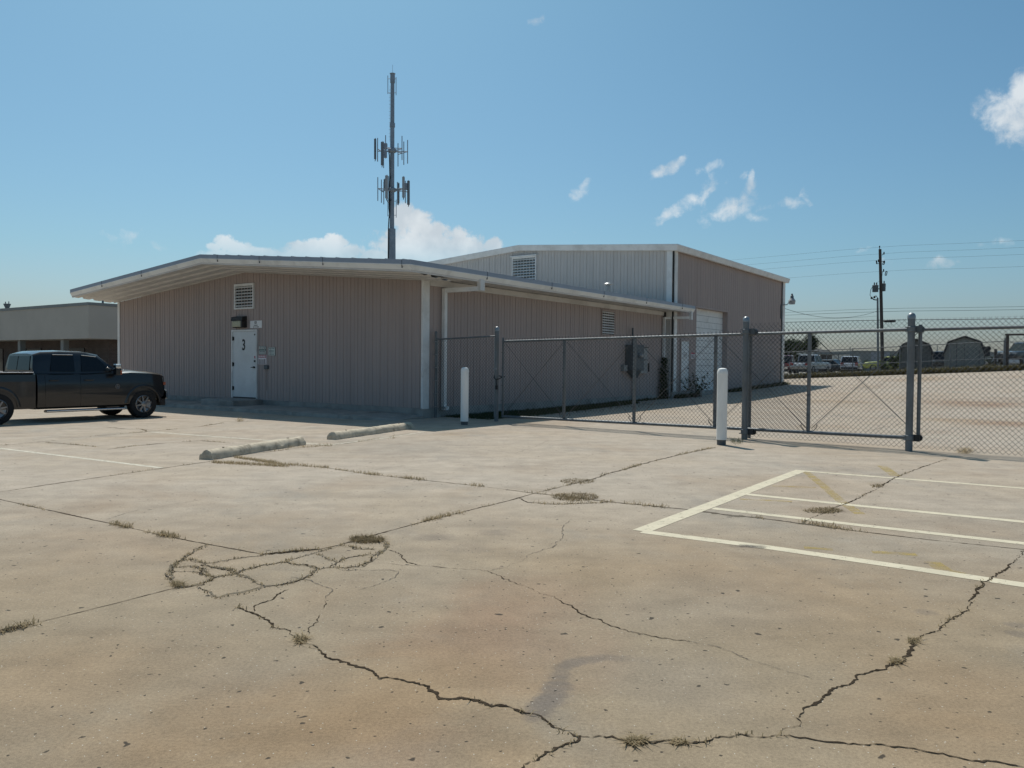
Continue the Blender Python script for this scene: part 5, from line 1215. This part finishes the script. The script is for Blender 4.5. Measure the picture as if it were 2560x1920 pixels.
# ------------------------------------------------------------------ antenna mast
TY = 100.0
tb = at(980, 905, TY); tb.z = 0
tw = thing('antenna_mast', 'tall grey steel monopole antenna mast rising behind the low building', 'antenna mast', tb)
def T(x, y, d=0):
    """point on the mast: photo pixel at the mast distance, moved d metres away from the viewer"""
    q = at(x, y, TY + d); return q - tb
def tz(y, x=980): return at(x, y, TY).z
ax = lambda y: T(979.4 + (645 - y) * .0045, y).x
mb = MB(); mb.tube((0, 0, -.3), (ax(572), 0, tz(572)), .52, 18, .45); mb.build('lower_mast', 'tower', tw, True, auto=50)
mb = MB(); mb.tube((ax(572), 0, tz(572) - .3), (ax(313), 0, tz(313)), .29, 16, .26); mb.tube((ax(313), 0, tz(313)), (ax(186), 0, tz(186)), .255, 16, .23)
for y, r, h in ((313, .33, .5), (200, .30, .7), (190, .29, .3)): mb.tube((ax(y), 0, tz(y) - h / 2), (ax(y), 0, tz(y) + h / 2), r, 16)
mb.lathe([(.26, tz(187)), (.28, tz(186)), (.36, tz(184.5)), (.36, tz(184)), (.05, tz(184) + .01)], (ax(185), 0, 0)); mb.build('upper_mast', 'tower', tw, True, auto=40)
mb = MB(); mb.tube((ax(184), 0, tz(185)), (ax(184), 0, tz(162)), .018, 6); mb.build('lightning_rod', 'tower', tw)
mb = MB()
for i in range(14):
    z = tz(225 + i * 9); mb.tube((ax(300) - .25, 0, z), (ax(300) - .44, 0, z), .016, 5)
mb.tube((ax(300) - .30, -.1, tz(215)), (ax(345) - .30, -.1, tz(355)), .012, 5); mb.build('climbing_peg', 'tower', tw)
def apipe(x, y0, y1, d=0, r=.055, nm='antenna_rod'):
    mb = MB(); mb.tube(T(x, y0, d), T(x, y1, d), r, 8); mb.build(nm, 'tower', tw)
def apanel(x, y0, y1, w, d=0, m='panel', rz=0):
    a, b = T(x, y0, d), T(x, y1, d); mb = MB(); c, s_ = math.cos(rz), math.sin(rz); dp = .09
    q = [(-w / 2, -dp), (w / 2, -dp), (w / 2 * .9, dp), (-w / 2 * .9, dp)]; q = [(x_ * c - y_ * s_, x_ * s_ + y_ * c) for x_, y_ in q]
    mb.loft([[(b.x + x_, b.y + y_, b.z) for x_, y_ in q], [(a.x + x_, a.y + y_, a.z) for x_, y_ in q]]); o = mb.build('antenna_panel', m, tw, bevel=.02)
    mb = MB(); mb.tube((b.x, b.y + .05, b.z), (b.x - .02, b.y + .06, b.z - .25), .04, 6); mb.build('connector', 'cable', o)
    apipe(x + .8, y0 - 2, y1 + 3, d + .22, .04)
for x, y0, y1, d in ((944, 345, 404, -.6), (964, 338, 396, .8), (995, 358, 416, -.9), (1005, 340, 400, 1.2), (1009.5, 354, 412, -.5), (1019, 350, 409, .4)): apipe(x, y0, y1, d)
apanel(937.8, 347, 398, .24, -.9, 'panel_dark', .9); apanel(955, 355, 413, .28, -1.3, 'panel_dark', .6); apipe(959, 354, 420, -1.2)
for x, y0, y1, d in ((944.5, 443, 502, -.6), (953.5, 449, 507, -1.0), (959.5, 455, 511, -.9), (971.5, 440, 478, 1.0), (993.5, 455, 512, -.6), (1013.5, 452, 508, .4)): apipe(x, y0, y1, d)
apanel(966.5, 438.5, 496, .34, -1.5, 'panel', -.2); apanel(996, 458, 508, .26, 1.0, 'panel_dark', .3); apanel(1008.5, 442, 494, .32, -.9, 'panel', .3); apanel(1021, 452, 512, .32, .2, 'panel_dark', .6); apanel(961.5, 448, 470, .24, .6, 'panel_dark', .4)
for y in (377, 475):
    mb = MB(); z = tz(y); x0 = ax(y); mb.lathe([(.34, z - .25), (.55, z - .12), (.55, z + .16), (.34, z + .28)], (x0, 0, 0), n=12)
    ends = ((944, 378, -.6), (955, 381, -1.2), (966, 369, .9), (1005, 372, 1.2), (1004, 382, -.5), (1019, 379, .4)) if y == 377 else ((944.5, 471, -.6), (953, 477, -1), (966, 478, -1.3), (1003, 478, .4), (1020, 474, .3), (1008, 471, -.8), (995, 471, 1.0))
    for ex, ey, d in ends: mb.tube((x0, 0, z), T(ex, ey, d), .06, 8)
    for (p, q, dy) in (((995, 386, -.9), (1019, 379, .4), 0), ((944, 372, -.6), (957, 381, -1.2), 0), ((964, 369, .9), (1006, 371, 1.2), 0)) if y == 377 else (((944.5, 471, -.6), (960, 481, -.9), 0), ((992, 471, 1), (1010, 471, -.8), 0), ((1004, 478, .4), (1021, 480, .3), 0)): mb.tube(T(*p), T(*q), .055, 8)
    mb.build('mount_arm', 'tower', tw, True, auto=50)
mb = MB(); a = T(964, 366, -.9); mb.box(a.x - .3, a.x + .2, a.y - .25, a.y + .25, a.z - .35, a.z + .35); mb.build('radio_unit', 'tower', tw, bevel=.04)
mb = MB(); a = T(963, 384, -1.0); mb.box(a.x - .14, a.x + .2, a.y - .2, a.y + .2, a.z - .5, a.z + .4); mb.build('radio_unit', 'tower', tw, bevel=.04)
mb = MB(); a = T(1014, 466, .1); mb.box(a.x - .2, a.x + .2, a.y - .2, a.y + .2, a.z - .4, a.z + .4); mb.build('radio_unit', 'tower', tw, bevel=.04)
for y0, y1, xl, xr in ((189, 235, 969.6, 990.2), (495, 541, 969.6, 990.5)):
    for x, d in ((xl, -.1), (xr, .1)):
        mb = MB(); mb.tube(T(x, y0 + (4 if x > 980 else 0), d), T(x, y1 + (3 if x > 980 else 0), d), .04, 8)
        for y in (y0 + 8, y1 - 3): mb.tube(T(x, y, d), (ax(y), 0, tz(y)), .03, 6)
        mb.build('dipole_antenna', 'tower', tw)
mb = MB(); mb.pipe([T(972, 379, -.4), T(973.5, 390, -.35), T(974, 410, -.3), T(974.5, 440, -.32), T(973.5, 470, -.34), T(974, 500, -.34), T(974.5, 530, -.36), T(972.5, 545, -.42), T(971, 570, -.5), T(970.3, 645, -.3), (-.45, -.25, 2)], .07, 6)
mb.pipe([T(976, 440, -.34), T(972, 472, -.4), T(972, 520, -.38), T(974, 545, -.4)], .05, 6); mb.pipe([T(966, 498, -1.5), T(970, 506, -.8), T(975, 503, -.4), T(978, 498, -.33)], .04, 6); mb.build('feeder_cable', 'cable', tw)
# ------------------------------------------------------------------ cream building on the left
cu, cv = -27.7, 4.8
ob = thing('office_building', 'flat roofed building with a deep cream parapet above dark brick walls', 'building', bw(cu, cv), RZ)
# left face runs along -x from the corner, right face runs along +y
mb = MB(); mb.box(-46, 0, 0, 20, 2.66, 4.40); mb.build('parapet', 'stucco', ob)
mb = MB(); mb.box(-46.04, .04, -.04, 20.04, 4.40, 4.56); mb.build('coping', 'cap', ob)
mb = MB(); mb.box(-45, -1.0, 1.6, 19, -.1, 2.655); mb.build('wall', 'brick', ob)
for x in (-3.4, -8.6, -13.8, -19):
    mb = MB(); mb.box(x - .16, x + .16, .25, .55, 0, 2.655); mb.build('column', 'cap', ob)
for x in (-4.5, -9.7, -14.9, -20.1):
    mb = MB(); mb.box(x - 1.5, x + .9, 1.55, 1.595, .5, 2.2); mb.build('window', 'glass', ob)
for px, py0, py1, r in ((18, 777, 765, .10), (257, 762, 738, .06)):
    q0 = plane(px, py0, V, R0.dot(V) + cv + (3 if px < 100 else 2.5)); q1 = plane(px, py1, V, R0.dot(V) + cv + (3 if px < 100 else 2.5)); l0, l1 = loc(q0), loc(q1)
    mb = MB(); mb.tube((l0.x - cu, l0.y - cv, 4.2), (l0.x - cu, l0.y - cv, l1.z), r, 10)
    if px < 100: mb.tube((l0.x - cu - .25, l0.y - cv, l1.z + .1), (l0.x - cu - .25, l0.y - cv, l1.z + .3), .03, 6); mb.tube((l0.x - cu + .25, l0.y - cv, l1.z + .1), (l0.x - cu + .25, l0.y - cv, l1.z + .3), .03, 6); mb.lathe([(r, l1.z - .2), (r * 2.2, l1.z + .1), (r * 2.2, l1.z + .15)], (l0.x - cu, l0.y - cv, 0), n=12)
    mb.build('roof_vent_pipe', 'galvpost', ob)
# ------------------------------------------------------------------ low buildings beyond the parked cars
def xat(px, Y): return at(px, 900, Y).x
Y = 135.0; a = at(2132, 879, Y)
wh = thing('warehouse', 'long low pale grey warehouse on the horizon behind the sheds', 'warehouse', (xat(2128, Y), Y, .9))
hgt = a.z - .9
mb = MB(); mb.box(0, 34, 0, 20, -.3, hgt); mb.build('wall', 'warehouse', wh)
mb = MB(); mb.box(-.1, 34.1, -.1, 20.1, hgt, hgt + .15); mb.build('roof', 'cap', wh)
x0 = xat(2177, Y) - xat(2128, Y); mb = MB(); mb.box(x0, x0 + 3.2, -.03, -.002, .0, hgt - .05); mb.build('door', 'warehouse2', wh)
mb = MB(); mb.box(0, 34, -.02, -.004, hgt * .45, hgt * .47); mb.build('wall_seam', 'cap', wh)
for px in (2247, 2359):
    q = at(px, 876 if px < 2300 else 870, Y - 1); mb = MB(); xx = q.x - xat(2128, Y); mb.tube((xx, 1, hgt), (xx, 1, q.z - .9 + .3), .07, 8); mb.build('vent_pipe', 'cap', wh)
Y = 120.0; a = at(2030, 870, Y); e = at(2090, 881, Y)
hs = thing('house', 'low house with a dark shingled roof beside the dark trees', 'house', (a.x - 3, Y, 1.0))
rz_, ez = a.z - 1.0, e.z - 1.05
mb = MB(); mb.box(0, e.x - a.x + 2.6, .4, 8, -.2, ez); mb.build('wall', 'brick', hs)
mb = MB(); l = e.x - a.x + 3; mb.loft([[(0, 0, ez), (l, 0, ez), (l, 8.4, ez), (0, 8.4, ez)], [(1.5, 4, rz_ + .5), (l - 3.2, 4, rz_ + .5), (l - 3.2, 4.4, rz_ + .5), (1.5, 4.4, rz_ + .5)]]); mb.build('roof', 'shingle', hs)
Y = 104.0; a = at(2033, 883, Y); b = at(2133, 883, Y)
cp_ = thing('carport', 'flat white edged carport roof above the parked cars', 'carport', (a.x, Y, 1.0))
mb = MB(); mb.box(0, b.x - a.x, 0, 6, a.z - 1.0 - .12, a.z - 1.0 + .14); mb.build('roof', 'cap', cp_)
for f in (.05, .35, .65, .95):
    mb = MB(); mb.tube(((b.x - a.x) * f, .2, -.1), ((b.x - a.x) * f, .2, a.z - 1.1), .06, 8); mb.build('post', 'galvpost', cp_)
q = at(2128, 866, Y); mb = MB(); mb.tube((q.x - a.x, .3, a.z - 1), (q.x - a.x, .3, q.z - 1), .05, 6); mb.build('vent_pipe', 'cap', cp_)
# ------------------------------------------------------------------ trees, bushes, verge
def leaves(mb, c, rx, ry, rz_, n, size, clumps=26):
    cs = []
    for _ in range(clumps):
        v = Vector((random.gauss(0, 1), random.gauss(0, 1), random.gauss(0, 1))).normalized() * (random.random() ** .45)
        cs.append((Vector((c[0] + v.x * rx, c[1] + v.y * ry, c[2] + v.z * rz_)), random.uniform(.18, .38)))
    for _ in range(n):
        p, k = random.choice(cs); q = p + Vector((random.gauss(0, rx * k * .6), random.gauss(0, ry * k * .6), random.gauss(0, rz_ * k * .6)))
        if q.z < .02: continue
        a = Vector((random.gauss(0, 1), random.gauss(0, 1), random.gauss(0, 1))).normalized(); b = a.orthogonal().normalized(); s = size * random.uniform(.5, 1.4)
        mb.add([q - a * s, q + b * s * .45, q + a * s, q - b * s * .45], [(0, 1, 2, 3)])
def tree(label, px, py_top, py_base, Y, half, n, size, group):
    b = at(px, py_base, Y); b.z = gzw(b) if Y < 200 else 1.0; top = at(px, py_top, Y).z - b.z
    t = thing('tree', label, 'tree', b, 0, group)
    mb = MB(); mb.tube((0, 0, -.2), (.1, 0, top * .45), half * .09 + .05, 10, half * .05 + .03)
    for i in range(7):
        an = i * 2.4; mb.tube((.05, 0, top * (.25 + .03 * i)), (math.cos(an) * half * .6, math.sin(an) * half * .6, top * (.5 + .05 * i)), half * .035 + .02, 6, .02)
    mb.build('trunk', 'bark', t)
    mb = MB(); leaves(mb, (0, 0, top * .57), half * .86, half * .86, top * .36, n, size, 34); mb.build('crown', 'leaf', t)
tree('rounder dark tree, the right one beside the house roof', 2012, 834, 925, 112, 2.1, 12000, .12, 'dark trees beside the taller building')
tree('wider dark tree partly hidden behind the corner of the taller building', 1964, 840, 925, 118, 3.0, 12000, .13, 'dark trees beside the taller building')
tree('small dark tree at the right edge, behind the pickup with the bright grille', 2553, 862, 915, 110, 2.0, 6000, .12, 'dark trees behind the gateway')
def bush(label, px, py, Y, rx, h, n, size, m='leaf2', group=None):
    b = at(px, py, Y); b.z = gzw(b); t = thing('bush', label, 'bush', b, 0, group)
    mb = MB(); leaves(mb, (0, 0, h * .5), rx, rx * .7, h * .5, n, size, 16); mb.build('foliage', m, t)
    mb = MB()
    for i in range(9):
        an = random.uniform(0, 6.28); mb.tube((0, 0, -.05), (math.cos(an) * rx * .7, math.sin(an) * rx * .5, h * random.uniform(.5, .95)), .012, 5, .004)
    mb.build('stem', 'bark', t)
GB_ = 'bushes growing along the far fence'
bush('tall green bush between the utility pole and the dark shed', 2238, 930, 66, .62, 1.5, 2600, .055, 'leaf2', GB_)
bush('low green bush at the foot of the utility pole', 2213, 931, 70, .55, .8, 1500, .05, 'leaf2', GB_)
bush('dull green bush left of the yellow coupe', 2160, 929, 92, .8, 1.4, 1500, .06, 'leaf2', GB_)
bush('dark scrub right of the sage shed under the round wheel', 2478, 924, 64, .5, .75, 1200, .05, 'leaf', GB_)
# far scrub along the horizon, reads as one mass
mb = MB()
for i in range(60):
    px = 2330 + i * 16; c = at(px, 905, 320); leaves(mb, (c.x, 320 + random.uniform(-10, 10), 1.8 + random.uniform(0, 1.3)), 5, 4, 1.9, 150, .55, 6)
tag(mb.build('far_treeline', 'leaf'), kind='stuff')
# verge of rough grass under the far fence
mb = MB()
for _ in range(30000):
    u = random.uniform(-8, 26); v = random.choice((random.uniform(40.3, 41.2), random.uniform(40.7, 44.5)))
    p = bw(u, v, gz(u, v)); blades(mb, p, 1, .05, random.uniform(.2, .62), .7, .022)
tag(mb.build('verge_grass', 'strip'), kind='stuff')
# shaded lawn strip beside the low building and weeds along the walls
mb = MB()
for _ in range(16000):
    v = random.uniform(.75, 11.5); u = random.uniform(.06, 1.75 - .10 * max(0, v - 3)) if random.random() < .95 else random.uniform(.1, 2)
    p = bw(u, v, gz(u, v)); blades(mb, p, 1, .05, random.uniform(.05, .14), .7, .007)
tag(mb.build('lawn_strip', 'green'), kind='stuff')
mb = MB()
for v0, v1, n, h in ((15.6, 17.9, 1400, .3), (22.0, 31.3, 3800, .32), (10.5, 15.4, 1400, .16)):
    for _ in range(n):
        v = random.uniform(v0, v1); u = (B1 if v > 15.5 else 0) + .08 + abs(random.gauss(0, .12)); blades(mb, bw(u, v, gz(u, v)), 1, .04, h * random.uniform(.3, 1.1), .6, .01)
tag(mb.build('wall_base_weeds', 'green'), kind='stuff')
q = bw(.16, 15.1, gz(.16, 15.1)); t = thing('climbing_vine', 'dark climbing vine on the rear downspout of the low building', 'vine', q, RZ)
mb = MB()
for i in range(800):
    z = 1.75 * random.random() ** 1.3; s_ = .30 * (1 - z / 2.3); c = Vector((random.gauss(.06, .06), random.gauss(0, s_ * .55), z)); a = Vector((random.gauss(0, 1), random.gauss(0, 1), random.gauss(0, 1))).normalized(); b = a.orthogonal(); sz = .05
    mb.add([c - a * sz, c + b * sz * .6, c + a * sz, c - b * sz * .6], [(0, 1, 2, 3)])
mb.build('foliage', 'leaf', t)
mb = MB(); mb.pipe([(.05, 0, 0), (.06, .05, .6), (.04, -.03, 1.2), (.05, .02, 1.7)], .014, 5); mb.build('stem', 'bark', t)
q = bw(1.0, 16.8, gz(1.0, 16.8)); t = thing('weed_bush', 'sparse tall weeds growing in front of the side door', 'weeds', q, RZ)
mb = MB(); ms = MB()
for i in range(16):
    an = random.uniform(0, 6.28); l = random.uniform(.4, 1.0); e = Vector((math.cos(an) * l * .8, math.sin(an) * l * 1.4, random.uniform(.35, 1.05))); ms.tube((0, random.gauss(0, .3), 0), e, .008, 5)
    for k in range(12):
        c = e * random.uniform(.45, 1.05) + Vector((random.gauss(0, .06), random.gauss(0, .06), random.gauss(0, .05))); a = Vector((random.gauss(0, 1), random.gauss(0, 1), random.gauss(0, 1))).normalized(); b = a.orthogonal(); sz = .05
        mb.add([c - a * sz, c + b * sz * .6, c + a * sz, c - b * sz * .6], [(0, 1, 2, 3)])
mb.build('foliage', 'leaf', t); ms.build('stem', 'bark', t)
# ------------------------------------------------------------------ light, sky with clouds, camera
SUN_AZ, SUN_EL = rad(-19), rad(58)
sun_dir = Vector((math.sin(SUN_AZ) * math.cos(SUN_EL), math.cos(SUN_AZ) * math.cos(SUN_EL), math.sin(SUN_EL)))
sl_ = bpy.data.lights.new('sun', 'SUN'); sl_.energy = 3.6; sl_.angle = rad(.55); sl_.color = (1, .955, .88)
so = bpy.data.objects.new('sun', sl_); COL.objects.link(so); so.rotation_euler = (-sun_dir).to_track_quat('-Z', 'Y').to_euler(); so.location = (0, 0, 40)
w = bpy.data.worlds.new('World'); S.world = w; w.use_nodes = True
nt = w.node_tree; nt.nodes.clear()
out = nd(nt, 'ShaderNodeOutputWorld')
sky = nd(nt, 'ShaderNodeTexSky', sky_type='NISHITA'); sky.sun_disc = False; sky.sun_elevation = SUN_EL; sky.sun_rotation = SUN_AZ
sky.altitude = 200; sky.air_density = 1.0; sky.dust_density = 2.0; sky.ozone_density = 1.2
bg = nd(nt, 'ShaderNodeBackground'); bg.inputs[1].default_value = .087

tc = nd(nt, 'ShaderNodeTexCoord').outputs['Generated']
sep = nd(nt, 'ShaderNodeSeparateXYZ'); nt.links.new(tc, sep.inputs[0])
def math_(op, a, b=None, c=None):
    n = nd(nt, 'ShaderNodeMath', operation=op)
    for i, v in enumerate((a, b, c)):
        if v is None: continue
        if isinstance(v, (int, float)): n.inputs[i].default_value = v
        else: nt.links.new(v, n.inputs[i])
    return n.outputs[0]
az = math_('ARCTAN2', sep.outputs[0], sep.outputs[1]); el_ = math_('ARCSINE', sep.outputs[2])
tint = ramp(nt, math_('MULTIPLY', el_, 2.0), [(.0, (.86, .91, 1.03)), (.09, (.78, .94, 1.09)), (.26, (.68, .98, 1.07)), (.9, (.60, .985, 1.05))])
nt.links.new(mixc(nt, 1.0, sky.outputs[0], tint, 'MULTIPLY'), bg.inputs[0])
wn = nd(nt, 'ShaderNodeTexNoise'); wn.inputs['Scale'].default_value = 34; wn.inputs['Detail'].default_value = 5; nt.links.new(tc, wn.inputs['Vector'])
wsp = nd(nt, 'ShaderNodeSeparateColor'); nt.links.new(wn.outputs['Color'], wsp.inputs[0])
azw = math_('ADD', az, math_('MULTIPLY', math_('SUBTRACT', wsp.outputs[0], .5), .030))
elw = math_('ADD', el_, math_('MULTIPLY', math_('SUBTRACT', wsp.outputs[1], .5), .020))
CU = [(1008, 543, 36, 38), (1045, 562, 44, 36), (1082, 580, 36, 30), (1060, 620, 130, 62), (1148, 592, 24, 28), (1172, 620, 54, 38), (1232, 615, 25, 22), (1130, 640, 140, 44),
      (836, 607, 34, 24), (790, 619, 52, 25), (745, 621, 28, 20), (872, 631, 44, 24), (800, 648, 125, 34), (560, 607, 27, 19), (592, 621, 40, 20), (534, 618, 18, 11), (645, 634, 70, 18), (600, 648, 100, 26), (950, 650, 60, 26)]
CL = [(2558, 240, 34, 56, 1.12), (2545, 285, 56, 50, 1.15), (2505, 275, 36, 44, .95), (2585, 320, 44, 38, 1.05), (2476, 262, 26, 36, .7),
      (1672, 424, 50, 10, .86, 28), (1650, 432, 24, 11, .95, 30), (1705, 401, 16, 6, .75, 10), (1772, 418, 34, 10, .95, 18), (1752, 426, 18, 8, .8, 40),
      (1690, 525, 66, 13, .92, 32), (1665, 540, 34, 9, .85, 15), (1768, 478, 17, 38, .9, -14), (1745, 495, 34, 13, .85, 25), (1820, 522, 74, 17, 1, 22), (1768, 545, 34, 8, .7, 20), (1862, 490, 44, 12, .95, 52), (1881, 452, 10, 24, .95, -8), (1893, 545, 30, 9, .6, -20), (1848, 440, 40, 12, .45, 10),
      (1448, 482, 30, 12, .95, 35), (1462, 466, 14, 8, .8, 30), (1405, 498, 18, 12, .5),
      (1958, 510, 52, 10, .72, 8), (1998, 510, 36, 9, .75, 30), (2022, 495, 10, 22, .7, 10), (2350, 657, 32, 9, .85, 15), (2376, 651, 14, 7, .65), (1335, 53, 24, 8, .8, 10), (310, 590, 44, 20, .62, 30), (400, 615, 22, 12, .68), (2500, 600, 44, 8, .62, 8), (2155, 625, 18, 9, .62), (1965, 668, 16, 8, .6), (2215, 657, 20, 14, .5), (1440, 582, 16, 8, .5)]
def field(blobs, wa, we):
    mask = None
    for x, y, rx, ry, *an_ in blobs:
        s_ = an_.pop(0) if an_ else 1.0
        if an_: ry *= 1.4; s_ *= .93
        d = ray(x, y).normalized(); a0_ = math.atan2(d.x, d.y); e0_ = math.asin(d.z)
        dx = math_('MULTIPLY', math_('SUBTRACT', wa, a0_), F / rx * .98 * math.cos(e0_)); dy = math_('MULTIPLY', math_('SUBTRACT', we, e0_), F / ry)
        if an_:
            ca, sa = math.cos(rad(an_[0])), math.sin(rad(an_[0])); k_ = rx / ry
            dx, dy = math_('ADD', math_('MULTIPLY', dx, ca), math_('MULTIPLY', dy, sa / k_)), math_('SUBTRACT', math_('MULTIPLY', dy, ca), math_('MULTIPLY', dx, sa * k_))
        q = math_('MULTIPLY_ADD', dx, dx, math_('MULTIPLY', dy, dy))
        v = math_('MULTIPLY_ADD', q, -.5 * s_, s_)
        mask = v if mask is None else math_('MAXIMUM', mask, v)
    return mask
def fbm(scale, detail, rough, dist):
    fn = nd(nt, 'ShaderNodeTexNoise'); fn.inputs['Scale'].default_value = scale; fn.inputs['Detail'].default_value = detail; fn.inputs['Roughness'].default_value = rough; fn.inputs['Distortion'].default_value = dist; nt.links.new(tc, fn.inputs['Vector'])
    return fn.outputs[0]
def smoothstep(v, a, b):
    mr = nd(nt, 'ShaderNodeMapRange', interpolation_type='SMOOTHSTEP'); mr.inputs[1].default_value = a; mr.inputs[2].default_value = b; nt.links.new(v, mr.inputs[0]); return mr.outputs[0]
wisp = math_('ADD', field(CL, azw, elw), math_('MULTIPLY', math_('SUBTRACT', fbm(52, 10, .62, .3), .5), 2.0))
wisp = math_('MULTIPLY', smoothstep(wisp, .36, 1.35), .84)
azc = math_('ADD', az, math_('MULTIPLY', math_('SUBTRACT', wsp.outputs[1], .5), .014)); elc = math_('ADD', el_, math_('MULTIPLY', math_('SUBTRACT', wsp.outputs[2], .5), .012))
puff = math_('ADD', field(CU, azc, elc), math_('MULTIPLY', math_('SUBTRACT', fbm(95, 10, .66, .15), .5), 1.05))
puff = math_('MULTIPLY', smoothstep(puff, .44, .80), smoothstep(el_, .095, .165))
puff = math_('ADD', math_('MULTIPLY', puff, .92), 0)
den = math_('MAXIMUM', wisp, puff)
sh = nd(nt, 'ShaderNodeTexNoise'); sh.inputs['Scale'].default_value = 20; sh.inputs['Detail'].default_value = 6; nt.links.new(tc, sh.inputs['Vector'])
cc = ramp(nt, sh.outputs[0], [(.40, (.58, .64, .69)), (.60, (.80, .84, .86))])
bgc = nd(nt, 'ShaderNodeBackground'); nt.links.new(cc, bgc.inputs[0])
mx = nd(nt, 'ShaderNodeMixShader'); nt.links.new(den, mx.inputs[0]); nt.links.new(bg.outputs[0], mx.inputs[1]); nt.links.new(bgc.outputs[0], mx.inputs[2]); nt.links.new(mx.outputs[0], out.inputs[0])
cam = bpy.data.cameras.new('camera'); co = bpy.data.objects.new('camera', cam); COL.objects.link(co)
cam.sensor_width = 36; cam.lens = F / 2560 * 36; cam.clip_start = .05; cam.clip_end = 12000
co.matrix_world = Matrix(((RT.x, UP.x, -FW.x, 0), (RT.y, UP.y, -FW.y, 0), (RT.z, UP.z, -FW.z, H), (0, 0, 0, 1)))
S.camera = co
S.view_settings.view_transform = 'Standard'; S.view_settings.look = 'None'; S.view_settings.exposure = 0; S.view_settings.gamma = 1; S.view_settings.use_curve_mapping = False
S.cycles.use_denoising = True; S.cycles.max_bounces = 8; S.cycles.transparent_max_bounces = 40
